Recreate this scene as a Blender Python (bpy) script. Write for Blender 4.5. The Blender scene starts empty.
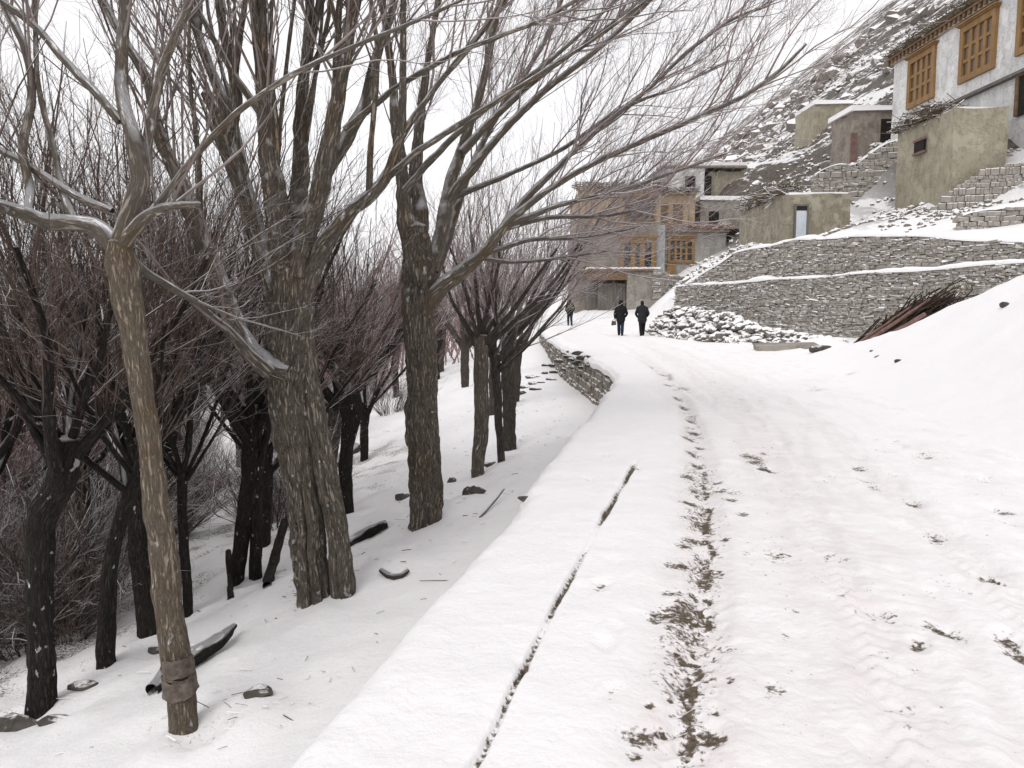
import bpy, bmesh, math, random
import numpy as np
from mathutils import Vector, Matrix

random.seed(11)
rng = np.random.default_rng(11)
SC = bpy.context.scene
COL = SC.collection

# ------------------------------------------------------------------ camera
F = 800.0
PITCH = math.atan(0.1)
CAM = np.array([0.0, 0.0, 1.6])
_f = np.array([0, math.cos(PITCH), -math.sin(PITCH)])
_u = np.array([0, math.sin(PITCH), math.cos(PITCH)])
_r = np.array([1.0, 0, 0])
cd = bpy.data.cameras.new('camera')
cd.lens = 36.0 * F / 1024
cd.sensor_width = 36
cd.clip_start = 0.05
cd.clip_end = 6000
cam = bpy.data.objects.new('camera', cd)
COL.objects.link(cam)
cam.location = CAM
cam.rotation_euler = (math.pi / 2 - PITCH, 0, 0)
SC.camera = cam


def ray(u, v):
    return (u - 512) / F * _r + _f + (384 - v) / F * _u


def at(u, v, y):
    d = ray(u, v)
    return CAM + d * (y / d[1])


# ------------------------------------------------------------------ noise
def _hash(i, j, k, seed):
    n = (i * 374761393 + j * 668265263 + k * 2147483647 + seed * 1274126177) & 0xFFFFFFFF
    n = ((n ^ (n >> 13)) * 1274126177) & 0xFFFFFFFF
    n = n ^ (n >> 16)
    return (n & 0xFFFF) / 65535.0


def vnoise(p, seed=0):
    p = np.asarray(p, float)
    i = np.floor(p).astype(np.int64)
    f = p - i
    f = f * f * (3 - 2 * f)
    out = np.zeros(p.shape[:-1])
    for dx in (0, 1):
        wx = f[..., 0] if dx else 1 - f[..., 0]
        for dy in (0, 1):
            wy = f[..., 1] if dy else 1 - f[..., 1]
            for dz in (0, 1):
                wz = f[..., 2] if dz else 1 - f[..., 2]
                out += wx * wy * wz * _hash(i[..., 0] + dx, i[..., 1] + dy, i[..., 2] + dz, seed)
    return out * 2 - 1


def fbm(p, octaves=4, seed=0):
    p = np.asarray(p, float)
    a, s, t = 1.0, 0.0, 0.0
    for o in range(octaves):
        s = s + a * vnoise(p * 2 ** o, seed + o * 17)
        t += a
        a *= 0.5
    return s / t


def n2(x, y, scale, octaves=3, seed=0, sy=None):
    x = np.asarray(x, float)
    y = np.asarray(y, float)
    return fbm(np.stack([x * scale, y * (sy or scale), np.zeros_like(x)], -1), octaves, seed)


def sstep(a, b, x):
    t = np.clip((np.asarray(x, float) - a) / (b - a), 0, 1)
    return t * t * (3 - 2 * t)


# ------------------------------------------------------------------ terrain
def smooth_interp(xs, ys):
    """Catmull-like smooth interpolation table."""
    xs = np.array(xs, float)
    ys = np.array(ys, float)
    g = np.linspace(xs[0], xs[-1], 3000)
    v = np.interp(g, xs, ys)
    k = max(3, int(3000 * 1.2 / (xs[-1] - xs[0])))
    pad = np.concatenate([np.full(k, v[0]), v, np.full(k, v[-1])])
    ker = np.ones(k) / k
    v = np.convolve(np.convolve(pad, ker, 'same'), ker, 'same')[k:-k]
    return lambda q: np.interp(q, g, v)


_E = smooth_interp([-6, 0, 2.76, 5.5, 8.4, 11, 13.3, 16, 18.5, 21, 25, 31, 40, 50, 60, 80],
                   [-2.6, -1.4, -0.8, -0.1, 0.42, 0.95, 1.46, 2.0, 2.35, 2.42, 2.2, 1.86, 1.72, 1.7, 2.0, 2.5])
R_ = smooth_interp([-6, 0, 3, 8, 13, 18, 22, 25, 28, 31, 36, 41, 50, 60, 80],
                   [3.2, 3.6, 4.0, 5.2, 6.2, 7.2, 8.0, 8.6, 8.8, 8.2, 7.6, 7.3, 7.0, 6.3, 5.6])
CX_ = smooth_interp([-6, 0, 8, 12, 16, 20, 25, 40], [8.8, 9.0, 9.8, 10.4, 10.2, 9.8, 9.6, 9.6])
CZ_ = smooth_interp([-6, 0, 8, 12, 16, 20, 23, 26, 40], [3.2, 3.2, 3.1, 2.8, 2.2, 0.95, 0.42, 0.1, 0.0])
X0F = smooth_interp([42, 48, 58, 66, 78, 95, 150, 400], [9.3, 9.2, 10.8, 11.8, 10.5, 8, 5, 2])
W0 = np.array([9.3, 42.0])
WD = np.array([0.523, -0.852])
WN = np.array([0.852, 0.523])


def E(y):
    return _E(y)


def wallq(x, y):
    return (x - W0[0]) * WN[0] + (y - W0[1]) * WN[1]


def x0(y):
    y = np.asarray(y, float)
    near = W0[0] + (W0[1] - y) * 0.523 / 0.852
    return np.where(y < 42, near, X0F(y))


PN = ([-1e3, 0, 0.5, 3, 6.7, 11.5, 16.7, 25, 225], [4.2, 4.2, 4.25, 4.5, 5.0, 6.4, 10.5, 17, 177])
PF = ([-4, -2, -1, 0, 1.5, 4, 7, 11, 15, 25, 1000], [0, 0.1, 0.8, 1.9, 3.1, 4.8, 6.1, 9, 12.3, 20, 800])
UPS = ([0, 3, 6.5, 11.2, 16.2, 30], [2.7, 4.07, 4.45, 4.35, 3.71, 3.4])


def height(x, y, detail=True):
    x = np.asarray(x, float)
    y = np.asarray(y, float)
    x, y = np.broadcast_arrays(x, y)
    e = E(y)
    s = (e - x) * 0.97
    zl = np.interp(s, [0, 1, 3, 5, 8, 14, 25, 60, 200, 2000], [-0.85, -1.08, -1.62, -2.2, -2.9, -3.45, -3.7, -3.7, -3.0, 60])
    zl = zl - 0.42 * sstep(13, 18, y) * sstep(46, 30, y) * np.exp(-np.clip(s, 0, 50) / 1.6)
    if detail:
        zl = zl + (n2(x, y, 0.5, 3, 3) * 0.15 + n2(x, y, 1.7, 4, 4) * 0.085) * sstep(0.0, 1.8, s) + 0.10 * n2(x, y, 2.6, 3, 6) * sstep(2.5, 4.0, s)
        for tx_, ty_, tr_ in ((-2.02, 5.05, .2), (-2.0, 8.45, .42), (-1.2, 11.1, .3)):
            dd_ = np.sqrt((x - tx_) ** 2 + (y - ty_) ** 2)
            zl = zl + 0.10 * np.exp(-((dd_ - tr_ * 1.5) / (tr_ * 0.9)) ** 2) - 0.05 * np.exp(-(dd_ / (tr_ * 0.9)) ** 2)
    r = R_(y)
    xx0 = x0(y)
    q = wallq(x, y)
    dx = x - xx0
    base = 0.3 * np.clip((x - r) / np.maximum(xx0 - r, 0.5), 0, 1) * sstep(20, 30, y)
    rise = sstep(57, 66, y) * 1.1 * sstep(3.5, 6.5, x) + np.clip(y - 70, 0, 400) * 0.03
    base = base + rise
    cx, cz = CX_(y), CZ_(y)
    t = np.clip((x - r) / (cx - r), 0, 1)
    bank = cz * t * (0.35 + 0.65 * t * (2 - t))
    bank = np.where(x > cx, cz - (x - cx) * 0.75 - 0.1 * np.clip(x - cx, 0, 1) ** 2, bank)
    bank = np.maximum(bank, 0) * (x > r)
    sw = (x - W0[0]) * WD[0] + (y - W0[1]) * WD[1]
    pn = np.interp(dx, *PN) - (4.3 - np.interp(sw, *UPS)) * np.exp(-np.clip(dx, 0, 50) / 3.0)
    pf = np.interp(dx, *PF)
    hn = np.where(q > 0, pn * sstep(0.0, 0.35, q), 0)
    far_in = sstep(3, 9, dx)
    b = sstep(0, 1, (y - 40.5 - 8 * far_in) / (6.5 + 4.5 * far_in))
    hill = hn * (1 - b) + pf * b
    zr = np.maximum(np.maximum(base, bank), hill)
    if detail:
        hm = sstep(4.3, 9, zr) * sstep(34, 44, y)
        zr = zr + hm * (n2(x, y, 0.35, 4, 21, sy=0.10) * 1.3 + n2(x, y, 0.06, 3, 22, sy=0.025) * 3.0 * sstep(60, 120, y))
        zr = zr + n2(x, y, 0.6, 3, 5) * 0.09 * sstep(0.1, 2.0, x - r)
        # snow mound beside the rubble
        zr = zr + 0.55 * np.exp(-(((x - 10.0) / 0.9) ** 2 + ((y - 31.5) / 1.0) ** 2))
        zr = zr + 0.35 * np.exp(-(((x - 10.9) / 0.9) ** 2 + ((y - 28.0) / 1.0) ** 2))
    return np.where(s > 0, zl, zr)


def hit(u, v, zoff=0.0):
    """march a pixel ray to the terrain"""
    d = ray(u, v)
    ts = np.concatenate([np.arange(0.8, 60, 0.02), np.arange(60, 400, 0.2)])
    P = CAM + ts[:, None] * d
    below = P[:, 2] < height(P[:, 0], P[:, 1]) + zoff
    k = int(np.argmax(below))
    return P[k]


def flat(u, v):
    d = ray(u, v)
    return (CAM + d * (-1.6 / d[2]))[:2]


# ------------------------------------------------------------------ object helpers
def link(name, me, mat=None, parent=None):
    o = bpy.data.objects.new(name, me)
    COL.objects.link(o)
    if mat is not None:
        if isinstance(mat, (list, tuple)):
            for m in mat:
                me.materials.append(m)
        else:
            me.materials.append(mat)
    if parent is not None:
        o.parent = parent
    return o


def tag(o, label, cat, group=None, kind=None):
    if label:
        o['label'] = label
    if cat:
        o['category'] = cat
    if group:
        o['group'] = group
    if kind:
        o['kind'] = kind
    return o


def empty(name, loc, label, cat, group=None, rz=0):
    o = bpy.data.objects.new(name, None)
    COL.objects.link(o)
    o.location = [float(c) for c in loc]
    o.rotation_euler = (0, 0, rz)
    o.empty_display_size = 0.2
    return tag(o, label, cat, group)


def mesh_np(name, V, faces_list, smooth=True):
    """faces_list: list of int arrays (n,3) or (n,4)"""
    me = bpy.data.meshes.new(name)
    V = np.asarray(V, np.float32)
    me.vertices.add(len(V))
    me.vertices.foreach_set('co', V.ravel())
    loops = np.concatenate([f.ravel() for f in faces_list]).astype(np.int32)
    tot = np.concatenate([np.full(len(f), f.shape[1], np.int32) for f in faces_list])
    start = np.concatenate([[0], np.cumsum(tot)[:-1]]).astype(np.int32)
    me.loops.add(len(loops))
    me.loops.foreach_set('vertex_index', loops)
    me.polygons.add(len(tot))
    me.polygons.foreach_set('loop_start', start)
    me.polygons.foreach_set('loop_total', tot)
    me.polygons.foreach_set('use_smooth', np.full(len(tot), smooth))
    me.update(calc_edges=True)
    me.validate()
    return me


def attr(me, name, vals):
    a = me.attributes.new(name, 'FLOAT', 'POINT')
    a.data.foreach_set('value', np.asarray(vals, np.float32).ravel())


def grid_faces(nr, nc):
    i = np.arange(nr - 1)[:, None] * nc + np.arange(nc - 1)[None, :]
    return np.stack([i, i + 1, i + nc + 1, i + nc], -1).reshape(-1, 4)


class MB:
    """collects boxes, prisms and raw pieces of one mesh"""

    def __init__(self):
        self.V, self.F4, self.F3, self.n = [], [], [], 0
        self.A = []

    def raw(self, V, f4=None, f3=None):
        V = np.asarray(V, float)
        if f4 is not None and len(f4):
            self.F4.append(np.asarray(f4) + self.n)
        if f3 is not None and len(f3):
            self.F3.append(np.asarray(f3) + self.n)
        self.V.append(V)
        self.n += len(V)

    BF = np.array([[0, 3, 2, 1], [4, 5, 6, 7], [0, 1, 5, 4], [1, 2, 6, 5], [2, 3, 7, 6], [3, 0, 4, 7]])

    def box(self, x0_, x1_, y0_, y1_, z0_, z1_, j=0.0):
        V = np.array([[x0_, y0_, z0_], [x1_, y0_, z0_], [x1_, y1_, z0_], [x0_, y1_, z0_],
                      [x0_, y0_, z1_], [x1_, y0_, z1_], [x1_, y1_, z1_], [x0_, y1_, z1_]], float)
        if j:
            V += rng.uniform(-j, j, V.shape)
        self.raw(V, self.BF)

    def cbox(self, c, ax, ay, az, j=0.0):
        """box from centre and three half-axis vectors"""
        c, ax, ay, az = [np.asarray(a, float) for a in (c, ax, ay, az)]
        V = np.array([c + sx * ax + sy * ay + sz * az for sz in (-1, 1) for sx, sy in ((-1, -1), (1, -1), (1, 1), (-1, 1))])
        if j:
            V += rng.uniform(-j, j, V.shape)
        self.raw(V, self.BF)

    def build(self, name, mat, parent=None, smooth=False):
        fl = []
        if self.F4:
            fl.append(np.concatenate(self.F4))
        if self.F3:
            fl.append(np.concatenate(self.F3))
        me = mesh_np(name, np.concatenate(self.V), fl, smooth)
        if self.A and sum(len(a) for a in self.A) == len(me.vertices):
            at_ = me.attributes.new('bark', 'FLOAT_VECTOR', 'POINT')
            at_.data.foreach_set('vector', np.concatenate(self.A).astype(np.float32).ravel())
        return link(name, me, mat, parent)


# ------------------------------------------------------------------ tubes
def frames(P):
    """P (n,k,3) -> tangent, a, b"""
    T = np.gradient(P, axis=1)
    T /= np.linalg.norm(T, axis=-1, keepdims=True) + 1e-9
    ref = np.where(np.abs(T[:, :1, 2:3]) > 0.9, np.array([1.0, 0, 0]), np.array([0, 0, 1.0]))
    ref = np.broadcast_to(ref, T.shape)
    A = np.cross(T, ref)
    A /= np.linalg.norm(A, axis=-1, keepdims=True) + 1e-9
    return T, A, np.cross(T, A)


def tubes(mb, P, Rr, sides=3, cap=True):
    P = np.asarray(P, float)
    if P.ndim == 2:
        P = P[None]
        Rr = np.asarray(Rr)[None]
    n, k, _ = P.shape
    T, A, B = frames(P)
    th = np.arange(sides) / sides * 2 * math.pi
    ring = P[:, :, None, :] + Rr[:, :, None, None] * (np.cos(th)[:, None] * A[:, :, None, :] + np.sin(th)[:, None] * B[:, :, None, :])
    V = ring.reshape(-1, 3)
    i = np.arange(n)[:, None, None] * (k * sides) + np.arange(k - 1)[None, :, None] * sides
    j = np.arange(sides)[None, None, :]
    j2 = (j + 1) % sides
    f = np.stack([i + j, i + j2, i + sides + j2, i + sides + j], -1).reshape(-1, 4)
    f3 = None
    if cap and sides >= 3:
        # fan cap on the tip, tip point appended
        tips = P[:, -1] + T[:, -1] * Rr[:, -1:] * 0.6
        ti = len(V) + np.arange(n)
        lo = np.arange(n)[:, None] * (k * sides) + (k - 1) * sides
        jj = np.arange(sides)[None]
        f3 = np.stack([lo + jj, lo + (jj + 1) % sides, np.broadcast_to(ti[:, None], (n, sides))], -1).reshape(-1, 3)
        V = np.concatenate([V, tips])
    mb.raw(V, f, f3)


def spline(pts, m):
    """centripetal-ish Catmull-Rom resample of (k,c) array to m rows"""
    p = np.asarray(pts, float)
    k = len(p)
    seg = np.linalg.norm(np.diff(p[:, :3], axis=0), axis=1) + 1e-6
    t = np.concatenate([[0], np.cumsum(seg)])
    q = np.linspace(0, t[-1], m)
    idx = np.clip(np.searchsorted(t, q, 'right') - 1, 0, k - 2)
    tan = np.gradient(p, t, axis=0)
    h = (t[idx + 1] - t[idx])[:, None]
    s = ((q - t[idx]) / h[:, 0])[:, None]
    h00 = 2 * s ** 3 - 3 * s ** 2 + 1
    h10 = s ** 3 - 2 * s ** 2 + s
    h01 = -2 * s ** 3 + 3 * s ** 2
    h11 = s ** 3 - s ** 2
    return h00 * p[idx] + h10 * h * tan[idx] + h01 * p[idx + 1] + h11 * h * tan[idx + 1]


def limb(mb, pts, sides=12, seg=0.08, furrow=0.06, lump=0.08, flare=0.0, seed=0, flat_=1.0, cracks=(), knots=0):
    """pts rows (x,y,z,r): thick rough-barked tube"""
    p = np.asarray(pts, float)
    L = np.linalg.norm(np.diff(p[:, :3], axis=0), axis=1).sum()
    m = max(6, int(L / seg))
    q = spline(p, m)
    P, rr = q[:, :3].copy(), np.maximum(q[:, 3], 0.004)
    lw_ = np.linspace(0, L, m)
    env = np.minimum(1, lw_ / 0.25)
    for ax in range(3):
        P[:, ax] += 0.26 * rr * env * fbm(np.stack([lw_ / (0.10 + 4 * rr.mean()), np.full(m, seed * 3.7 + ax * 9.1), np.zeros(m)], -1), 3, 33)
    rr = rr * (1 + 0.10 * fbm(np.stack([lw_ / 0.12, np.full(m, seed * 1.3), np.zeros(m)], -1), 2, 35))
    T, A, B = frames(P[None])
    A, B = A[0], B[0]
    th = np.arange(sides) / sides * 2 * math.pi
    ll = np.linspace(0, L, m)
    c, s = np.cos(th)[None, :], np.sin(th)[None, :]
    RR = rr[:, None] * np.ones((1, sides))
    pos = np.stack([c * rr[:, None] * 1.0 + 0 * ll[:, None], s * rr[:, None] + 0 * ll[:, None], ll[:, None] + 0 * c], -1)
    nz = fbm(pos * np.array([1 / 0.03, 1 / 0.03, 3.2]), 3, seed + 5)
    ridged = 1 - np.abs(nz) * 2.2
    big = fbm(pos * np.array([1 / 0.16, 1 / 0.16, 1.9]), 3, seed + 9)
    RR = RR * (1 + lump * big * 1.6) + furrow * rr[:, None] * (ridged - 0.6)
    rk = np.random.default_rng(seed + 77)
    for _ in range(knots):
        k0, k1 = rk.uniform(0, 6.28), rk.uniform(0.1, 0.95) * L
        dth = ((th[None, :] - k0 + math.pi) % (2 * math.pi) - math.pi) * rr[:, None]
        q_ = (dth / 0.055) ** 2 + ((ll[:, None] - k1) / 0.075) ** 2
        RR = RR + rr[:, None] * rk.uniform(0.10, 0.24) * (np.exp(-q_) - 0.55 * np.exp(-q_ * 5))
    for th0, wd, dep, t0, t1, tw in cracks:
        tt = (ll / L)[:, None]
        dth = (th[None, :] - th0 - tw * tt - 0.10 * np.sin(ll * 3.1 + th0)[:, None] + math.pi) % (2 * math.pi) - math.pi
        RR = RR - rr[:, None] * dep * np.exp(-(dth / wd) ** 2) * sstep(t0 - 0.05, t0 + 0.05, tt) * sstep(t1 + 0.12, t1 - 0.05, tt)
    if flare:
        ff = np.exp(-ll / 0.28)[:, None]
        RR = RR * (1 + flare * ff * (0.7 + 0.5 * np.cos(th * 4 + seed)[None, :]))
    V = P[:, None, :] + RR[..., None] * (c[..., None] * A[:, None, :] + s[..., None] * B[:, None, :] * flat_)
    V = V.reshape(-1, 3)
    i = np.arange(m - 1)[:, None] * sides
    j = np.arange(sides)[None]
    f = np.stack([i + j, i + (j + 1) % sides, i + sides + (j + 1) % sides, i + sides + j], -1).reshape(-1, 4)
    n0 = len(V)
    tip = P[-1] + T[0, -1] * rr[-1] * 0.5
    V = np.concatenate([V, tip[None]])
    jj = np.arange(sides)
    f3 = np.stack([(m - 1) * sides + jj, (m - 1) * sides + (jj + 1) % sides, np.full(sides, n0)], -1)
    mb.raw(V, f, f3)
    bc = np.stack([c * rr[:, None] + seed * 1.7, s * rr[:, None], ll[:, None] + 0 * c], -1).reshape(-1, 3)
    mb.A.append(np.concatenate([bc, bc[-1:]]))
    return np.concatenate([P, rr[:, None]], 1)


def unit(v):
    return v / (np.linalg.norm(v, axis=-1, keepdims=True) + 1e-9)


def shoots(o, d, L, r0, k=6, up=0.35, wig=0.05, rtip=0.35):
    """o (n,3), d (n,3), L (n,), r0 (n,) -> P (n,k,3), R (n,k)"""
    n = len(o)
    t = np.linspace(0, 1, k)[None, :, None]
    bend = np.array([0, 0, 1.0]) * up * rng.uniform(0.4, 1.3, (n, 1)) + rng.normal(0, 0.13, (n, 3))
    w = rng.normal(0, wig, (n, 2, 3))
    P = o[:, None] + L[:, None, None] * (d[:, None] * t + bend[:, None] * t ** 2
                                         + w[:, None, 0] * np.sin(t * 5) * t + w[:, None, 1] * np.sin(t * 9 + 1) * t)
    Rr = r0[:, None] * (1 - (1 - rtip) * np.linspace(0, 1, k)[None] ** 0.8)
    return P, Rr


def sub(P, Rr, per, tmin, tmax, ang, L, rf, k=4, up=0.2, wig=0.05, rmin=0.0018):
    """children on polylines"""
    n, kk, _ = P.shape
    t = rng.uniform(tmin, tmax, n * per) * (kk - 1)
    pi = np.repeat(np.arange(n), per)
    a = np.clip(t.astype(int), 0, kk - 2)
    fr = (t - a)[:, None]
    o = P[pi, a] * (1 - fr) + P[pi, a + 1] * fr
    tan = unit(P[pi, a + 1] - P[pi, a])
    rp = Rr[pi, a]
    side = unit(np.cross(tan, rng.normal(0, 1, tan.shape)))
    an = rng.uniform(ang[0], ang[1], n * per)[:, None]
    d = unit(tan * np.cos(an) + side * np.sin(an))
    LL = rng.uniform(L[0], L[1], n * per) * (1.15 - 0.6 * t / (kk - 1))
    r = np.maximum(rp * rng.uniform(rf * 0.7, rf * 1.2, n * per), rmin)
    return shoots(o, d, LL, r, k, up, wig)


# ------------------------------------------------------------------ materials
def newmat(name):
    m = bpy.data.materials.new(name)
    m.use_nodes = True
    nt = m.node_tree
    b = nt.nodes['Principled BSDF']
    b.inputs['Roughness'].default_value = 0.9
    b.inputs['Specular IOR Level'].default_value = 0.2
    return m, nt, b


def N(nt, typ, **kw):
    n = nt.nodes.new(typ)
    for k, v in kw.items():
        if k in n.inputs:
            n.inputs[k].default_value = v
        else:
            setattr(n, k, v)
    return n


def noise_node(nt, scale, detail=4, rough=0.55, vec=None, stretch=None, coord='Object'):
    t = N(nt, 'ShaderNodeTexNoise')
    t.inputs['Scale'].default_value = scale
    t.inputs['Detail'].default_value = detail
    t.inputs['Roughness'].default_value = rough
    src = vec
    if src is None:
        src = N(nt, 'ShaderNodeTexCoord').outputs[coord]
    if stretch is not None:
        mp = N(nt, 'ShaderNodeMapping')
        mp.inputs['Scale'].default_value = stretch
        nt.links.new(src, mp.inputs['Vector'])
        src = mp.outputs['Vector']
    nt.links.new(src, t.inputs['Vector'])
    return t.outputs['Fac']


def ramp(nt, fac, stops):
    r = N(nt, 'ShaderNodeValToRGB')
    el = r.color_ramp.elements
    while len(el) < len(stops):
        el.new(0.5)
    for e, (p, c) in zip(el, stops):
        e.position = p
        e.color = (c[0], c[1], c[2], 1) if not np.isscalar(c) else (c, c, c, 1)
    nt.links.new(fac, r.inputs['Fac'])
    return r.outputs['Color']


def mixc(nt, fac, a, b):
    m = N(nt, 'ShaderNodeMix')
    m.data_type = 'RGBA'
    m.clamp_factor = True
    for s, v in ((m.inputs[0], fac), (m.inputs[6], a), (m.inputs[7], b)):
        if hasattr(v, 'links'):
            nt.links.new(v, s)
        elif np.isscalar(v):
            s.default_value = v
        else:
            s.default_value = (v[0], v[1], v[2], 1)
    return m.outputs[2]


def math_(nt, op, a, b=0.0, clamp=False):
    m = N(nt, 'ShaderNodeMath')
    m.operation = op
    m.use_clamp = clamp
    for s, v in ((m.inputs[0], a), (m.inputs[1], b)):
        if hasattr(v, 'links'):
            nt.links.new(v, s)
        else:
            s.default_value = v
    return m.outputs[0]


def bump(nt, bsdf, h, strength=0.5, dist=0.02, prev=None):
    b = N(nt, 'ShaderNodeBump')
    b.inputs['Strength'].default_value = strength
    b.inputs['Distance'].default_value = dist
    nt.links.new(h, b.inputs['Height'])
    if prev is not None:
        nt.links.new(prev, b.inputs['Normal'])
    nt.links.new(b.outputs['Normal'], bsdf.inputs['Normal'])
    return b.outputs['Normal']


SNOW = (0.87, 0.862, 0.868)


def snow_mask(nt, lo, hi, nscale=6.0, amount=0.5, namp=0.6):
    """snow lying on what faces up, broken by noise"""
    g = N(nt, 'ShaderNodeNewGeometry')
    sp = N(nt, 'ShaderNodeSeparateXYZ')
    nt.links.new(g.outputs['Normal'], sp.inputs[0])
    nz = noise_node(nt, nscale, 3)
    v = math_(nt, 'ADD', sp.outputs['Z'], math_(nt, 'MULTIPLY', math_(nt, 'SUBTRACT', nz, 1 - amount), namp))
    mr = N(nt, 'ShaderNodeMapRange')
    mr.inputs['From Min'].default_value = lo
    mr.inputs['From Max'].default_value = hi
    nt.links.new(v, mr.inputs['Value'])
    return mr.outputs['Result']


def bark_mat(name, dark, light, tint=None, snow=0.5, scale=9.0, bstr=0.8, snow_lo=0.45, snow_hi=0.7, crack=0.75):
    m, nt, b = newmat(name)
    ba = N(nt, 'ShaderNodeAttribute')
    ba.attribute_name = 'bark'
    bv = ba.outputs['Vector']
    n1 = noise_node(nt, scale * 7.0, 6, 0.75, vec=bv, stretch=(1, 1, 0.20))
    n3 = noise_node(nt, scale * 4.2, 6, 0.70, vec=bv, stretch=(1, 1, 0.15))
    n4 = noise_node(nt, scale * 1.1, 4, 0.6, vec=bv, stretch=(1, 1, 0.5))
    nb = noise_node(nt, 2.1, 4, 0.6)
    c = ramp(nt, n1, [(0.30, dark), (0.68, light)])
    if tint is not None:
        c = mixc(nt, ramp(nt, nb, [(0.5, 0), (0.68, 0.75)]), c, mixc(nt, n1, [t * 0.55 for t in tint], tint))
    # long furrows between the bark plates
    ridge = math_(nt, 'ABSOLUTE', math_(nt, 'SUBTRACT', n3, 0.5))
    ck = math_(nt, 'MULTIPLY', ramp(nt, ridge, [(0.008, crack), (0.06, 0)]), ramp(nt, n4, [(0.35, 0.15), (0.6, 1.0)]), True)
    c = mixc(nt, ramp(nt, n4, [(0.42, 0), (0.75, 0.35)]), c, [min(1, l * 1.3) for l in light])
    c = mixc(nt, ck, c, [q * 0.35 for q in dark])
    spk = noise_node(nt, 37, 3, 0.6)
    c = mixc(nt, ramp(nt, spk, [(0.62, 0), (0.72, 0.35)]), c, [min(1, l * 1.7) for l in light])
    if snow > 0:
        s = snow_mask(nt, snow_lo, snow_hi, 5.0, snow)
        if snow > 0.4:      # flecks of snow plastered on the bark
            s = math_(nt, 'MAXIMUM', s, ramp(nt, noise_node(nt, 15, 3, 0.5, vec=bv, stretch=(1, 1, 0.6)), [(0.675, 0), (0.72, 0.8)]))
        c = mixc(nt, s, c, SNOW)
    nt.links.new(c, b.inputs['Base Color'])
    h = math_(nt, 'ADD', math_(nt, 'MULTIPLY', n1, 0.4), ramp(nt, ridge, [(0.0, 0.0), (0.09, 0.7)]))
    bump(nt, b, h, min(1.0, bstr * 1.25), 0.05)
    return m


M = {}
M['bark_hero'] = bark_mat('bark_hero', (0.100, 0.085, 0.070), (0.385, 0.335, 0.278), (0.28, 0.225, 0.155), 0.42)
M['bark_slim'] = bark_mat('bark_slim', (0.140, 0.113, 0.086), (0.42, 0.345, 0.262), (0.27, 0.175, 0.10), 0.55, crack=0.5)
M['limb_hero'] = bark_mat('limb_hero', (0.100, 0.085, 0.070), (0.385, 0.335, 0.275), (0.32, 0.20, 0.085), 0.66, 7, snow_lo=0.30, snow_hi=0.5)
M['limb_pale'] = bark_mat('limb_pale', (0.145, 0.124, 0.102), (0.36, 0.315, 0.262), (0.30, 0.205, 0.11), 0.72, 7, snow_lo=0.32, snow_hi=0.52, crack=0.3)
M['bark_dark'] = bark_mat('bark_dark', (0.016, 0.013, 0.011), (0.070, 0.059, 0.050), None, 0.45)
M['bark_bare'] = bark_mat('bark_bare', (0.03, 0.025, 0.022), (0.10, 0.085, 0.072), None, 0)
M['bark_mid'] = bark_mat('bark_mid', (0.065, 0.054, 0.046), (0.21, 0.18, 0.152), None, 0.4)


def twig_mat(name, a, b_, snow=0.4, lo=0.55, hi=0.85):
    m, nt, b = newmat(name)
    nz = noise_node(nt, 1.7, 3)
    c = ramp(nt, nz, [(0.35, a), (0.65, b_)])
    if snow:
        c = mixc(nt, snow_mask(nt, lo, hi, 3.0, snow), c, SNOW)
    nt.links.new(c, b.inputs['Base Color'])
    return m


M['twig'] = twig_mat('twig', (0.13, 0.105, 0.098), (0.28, 0.235, 0.22), 0.50)
M['twig_snowy'] = twig_mat('twig_snowy', (0.15, 0.115, 0.110), (0.31, 0.25, 0.24), 0.60, 0.45, 0.75)
M['twig_red'] = twig_mat('twig_red', (0.16, 0.100, 0.098), (0.32, 0.215, 0.21), 0.5, 0.5, 0.8)
M['twig_dark'] = twig_mat('twig_dark', (0.050, 0.036, 0.029), (0.135, 0.096, 0.079), 0.58, 0.5, 0.75)


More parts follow.
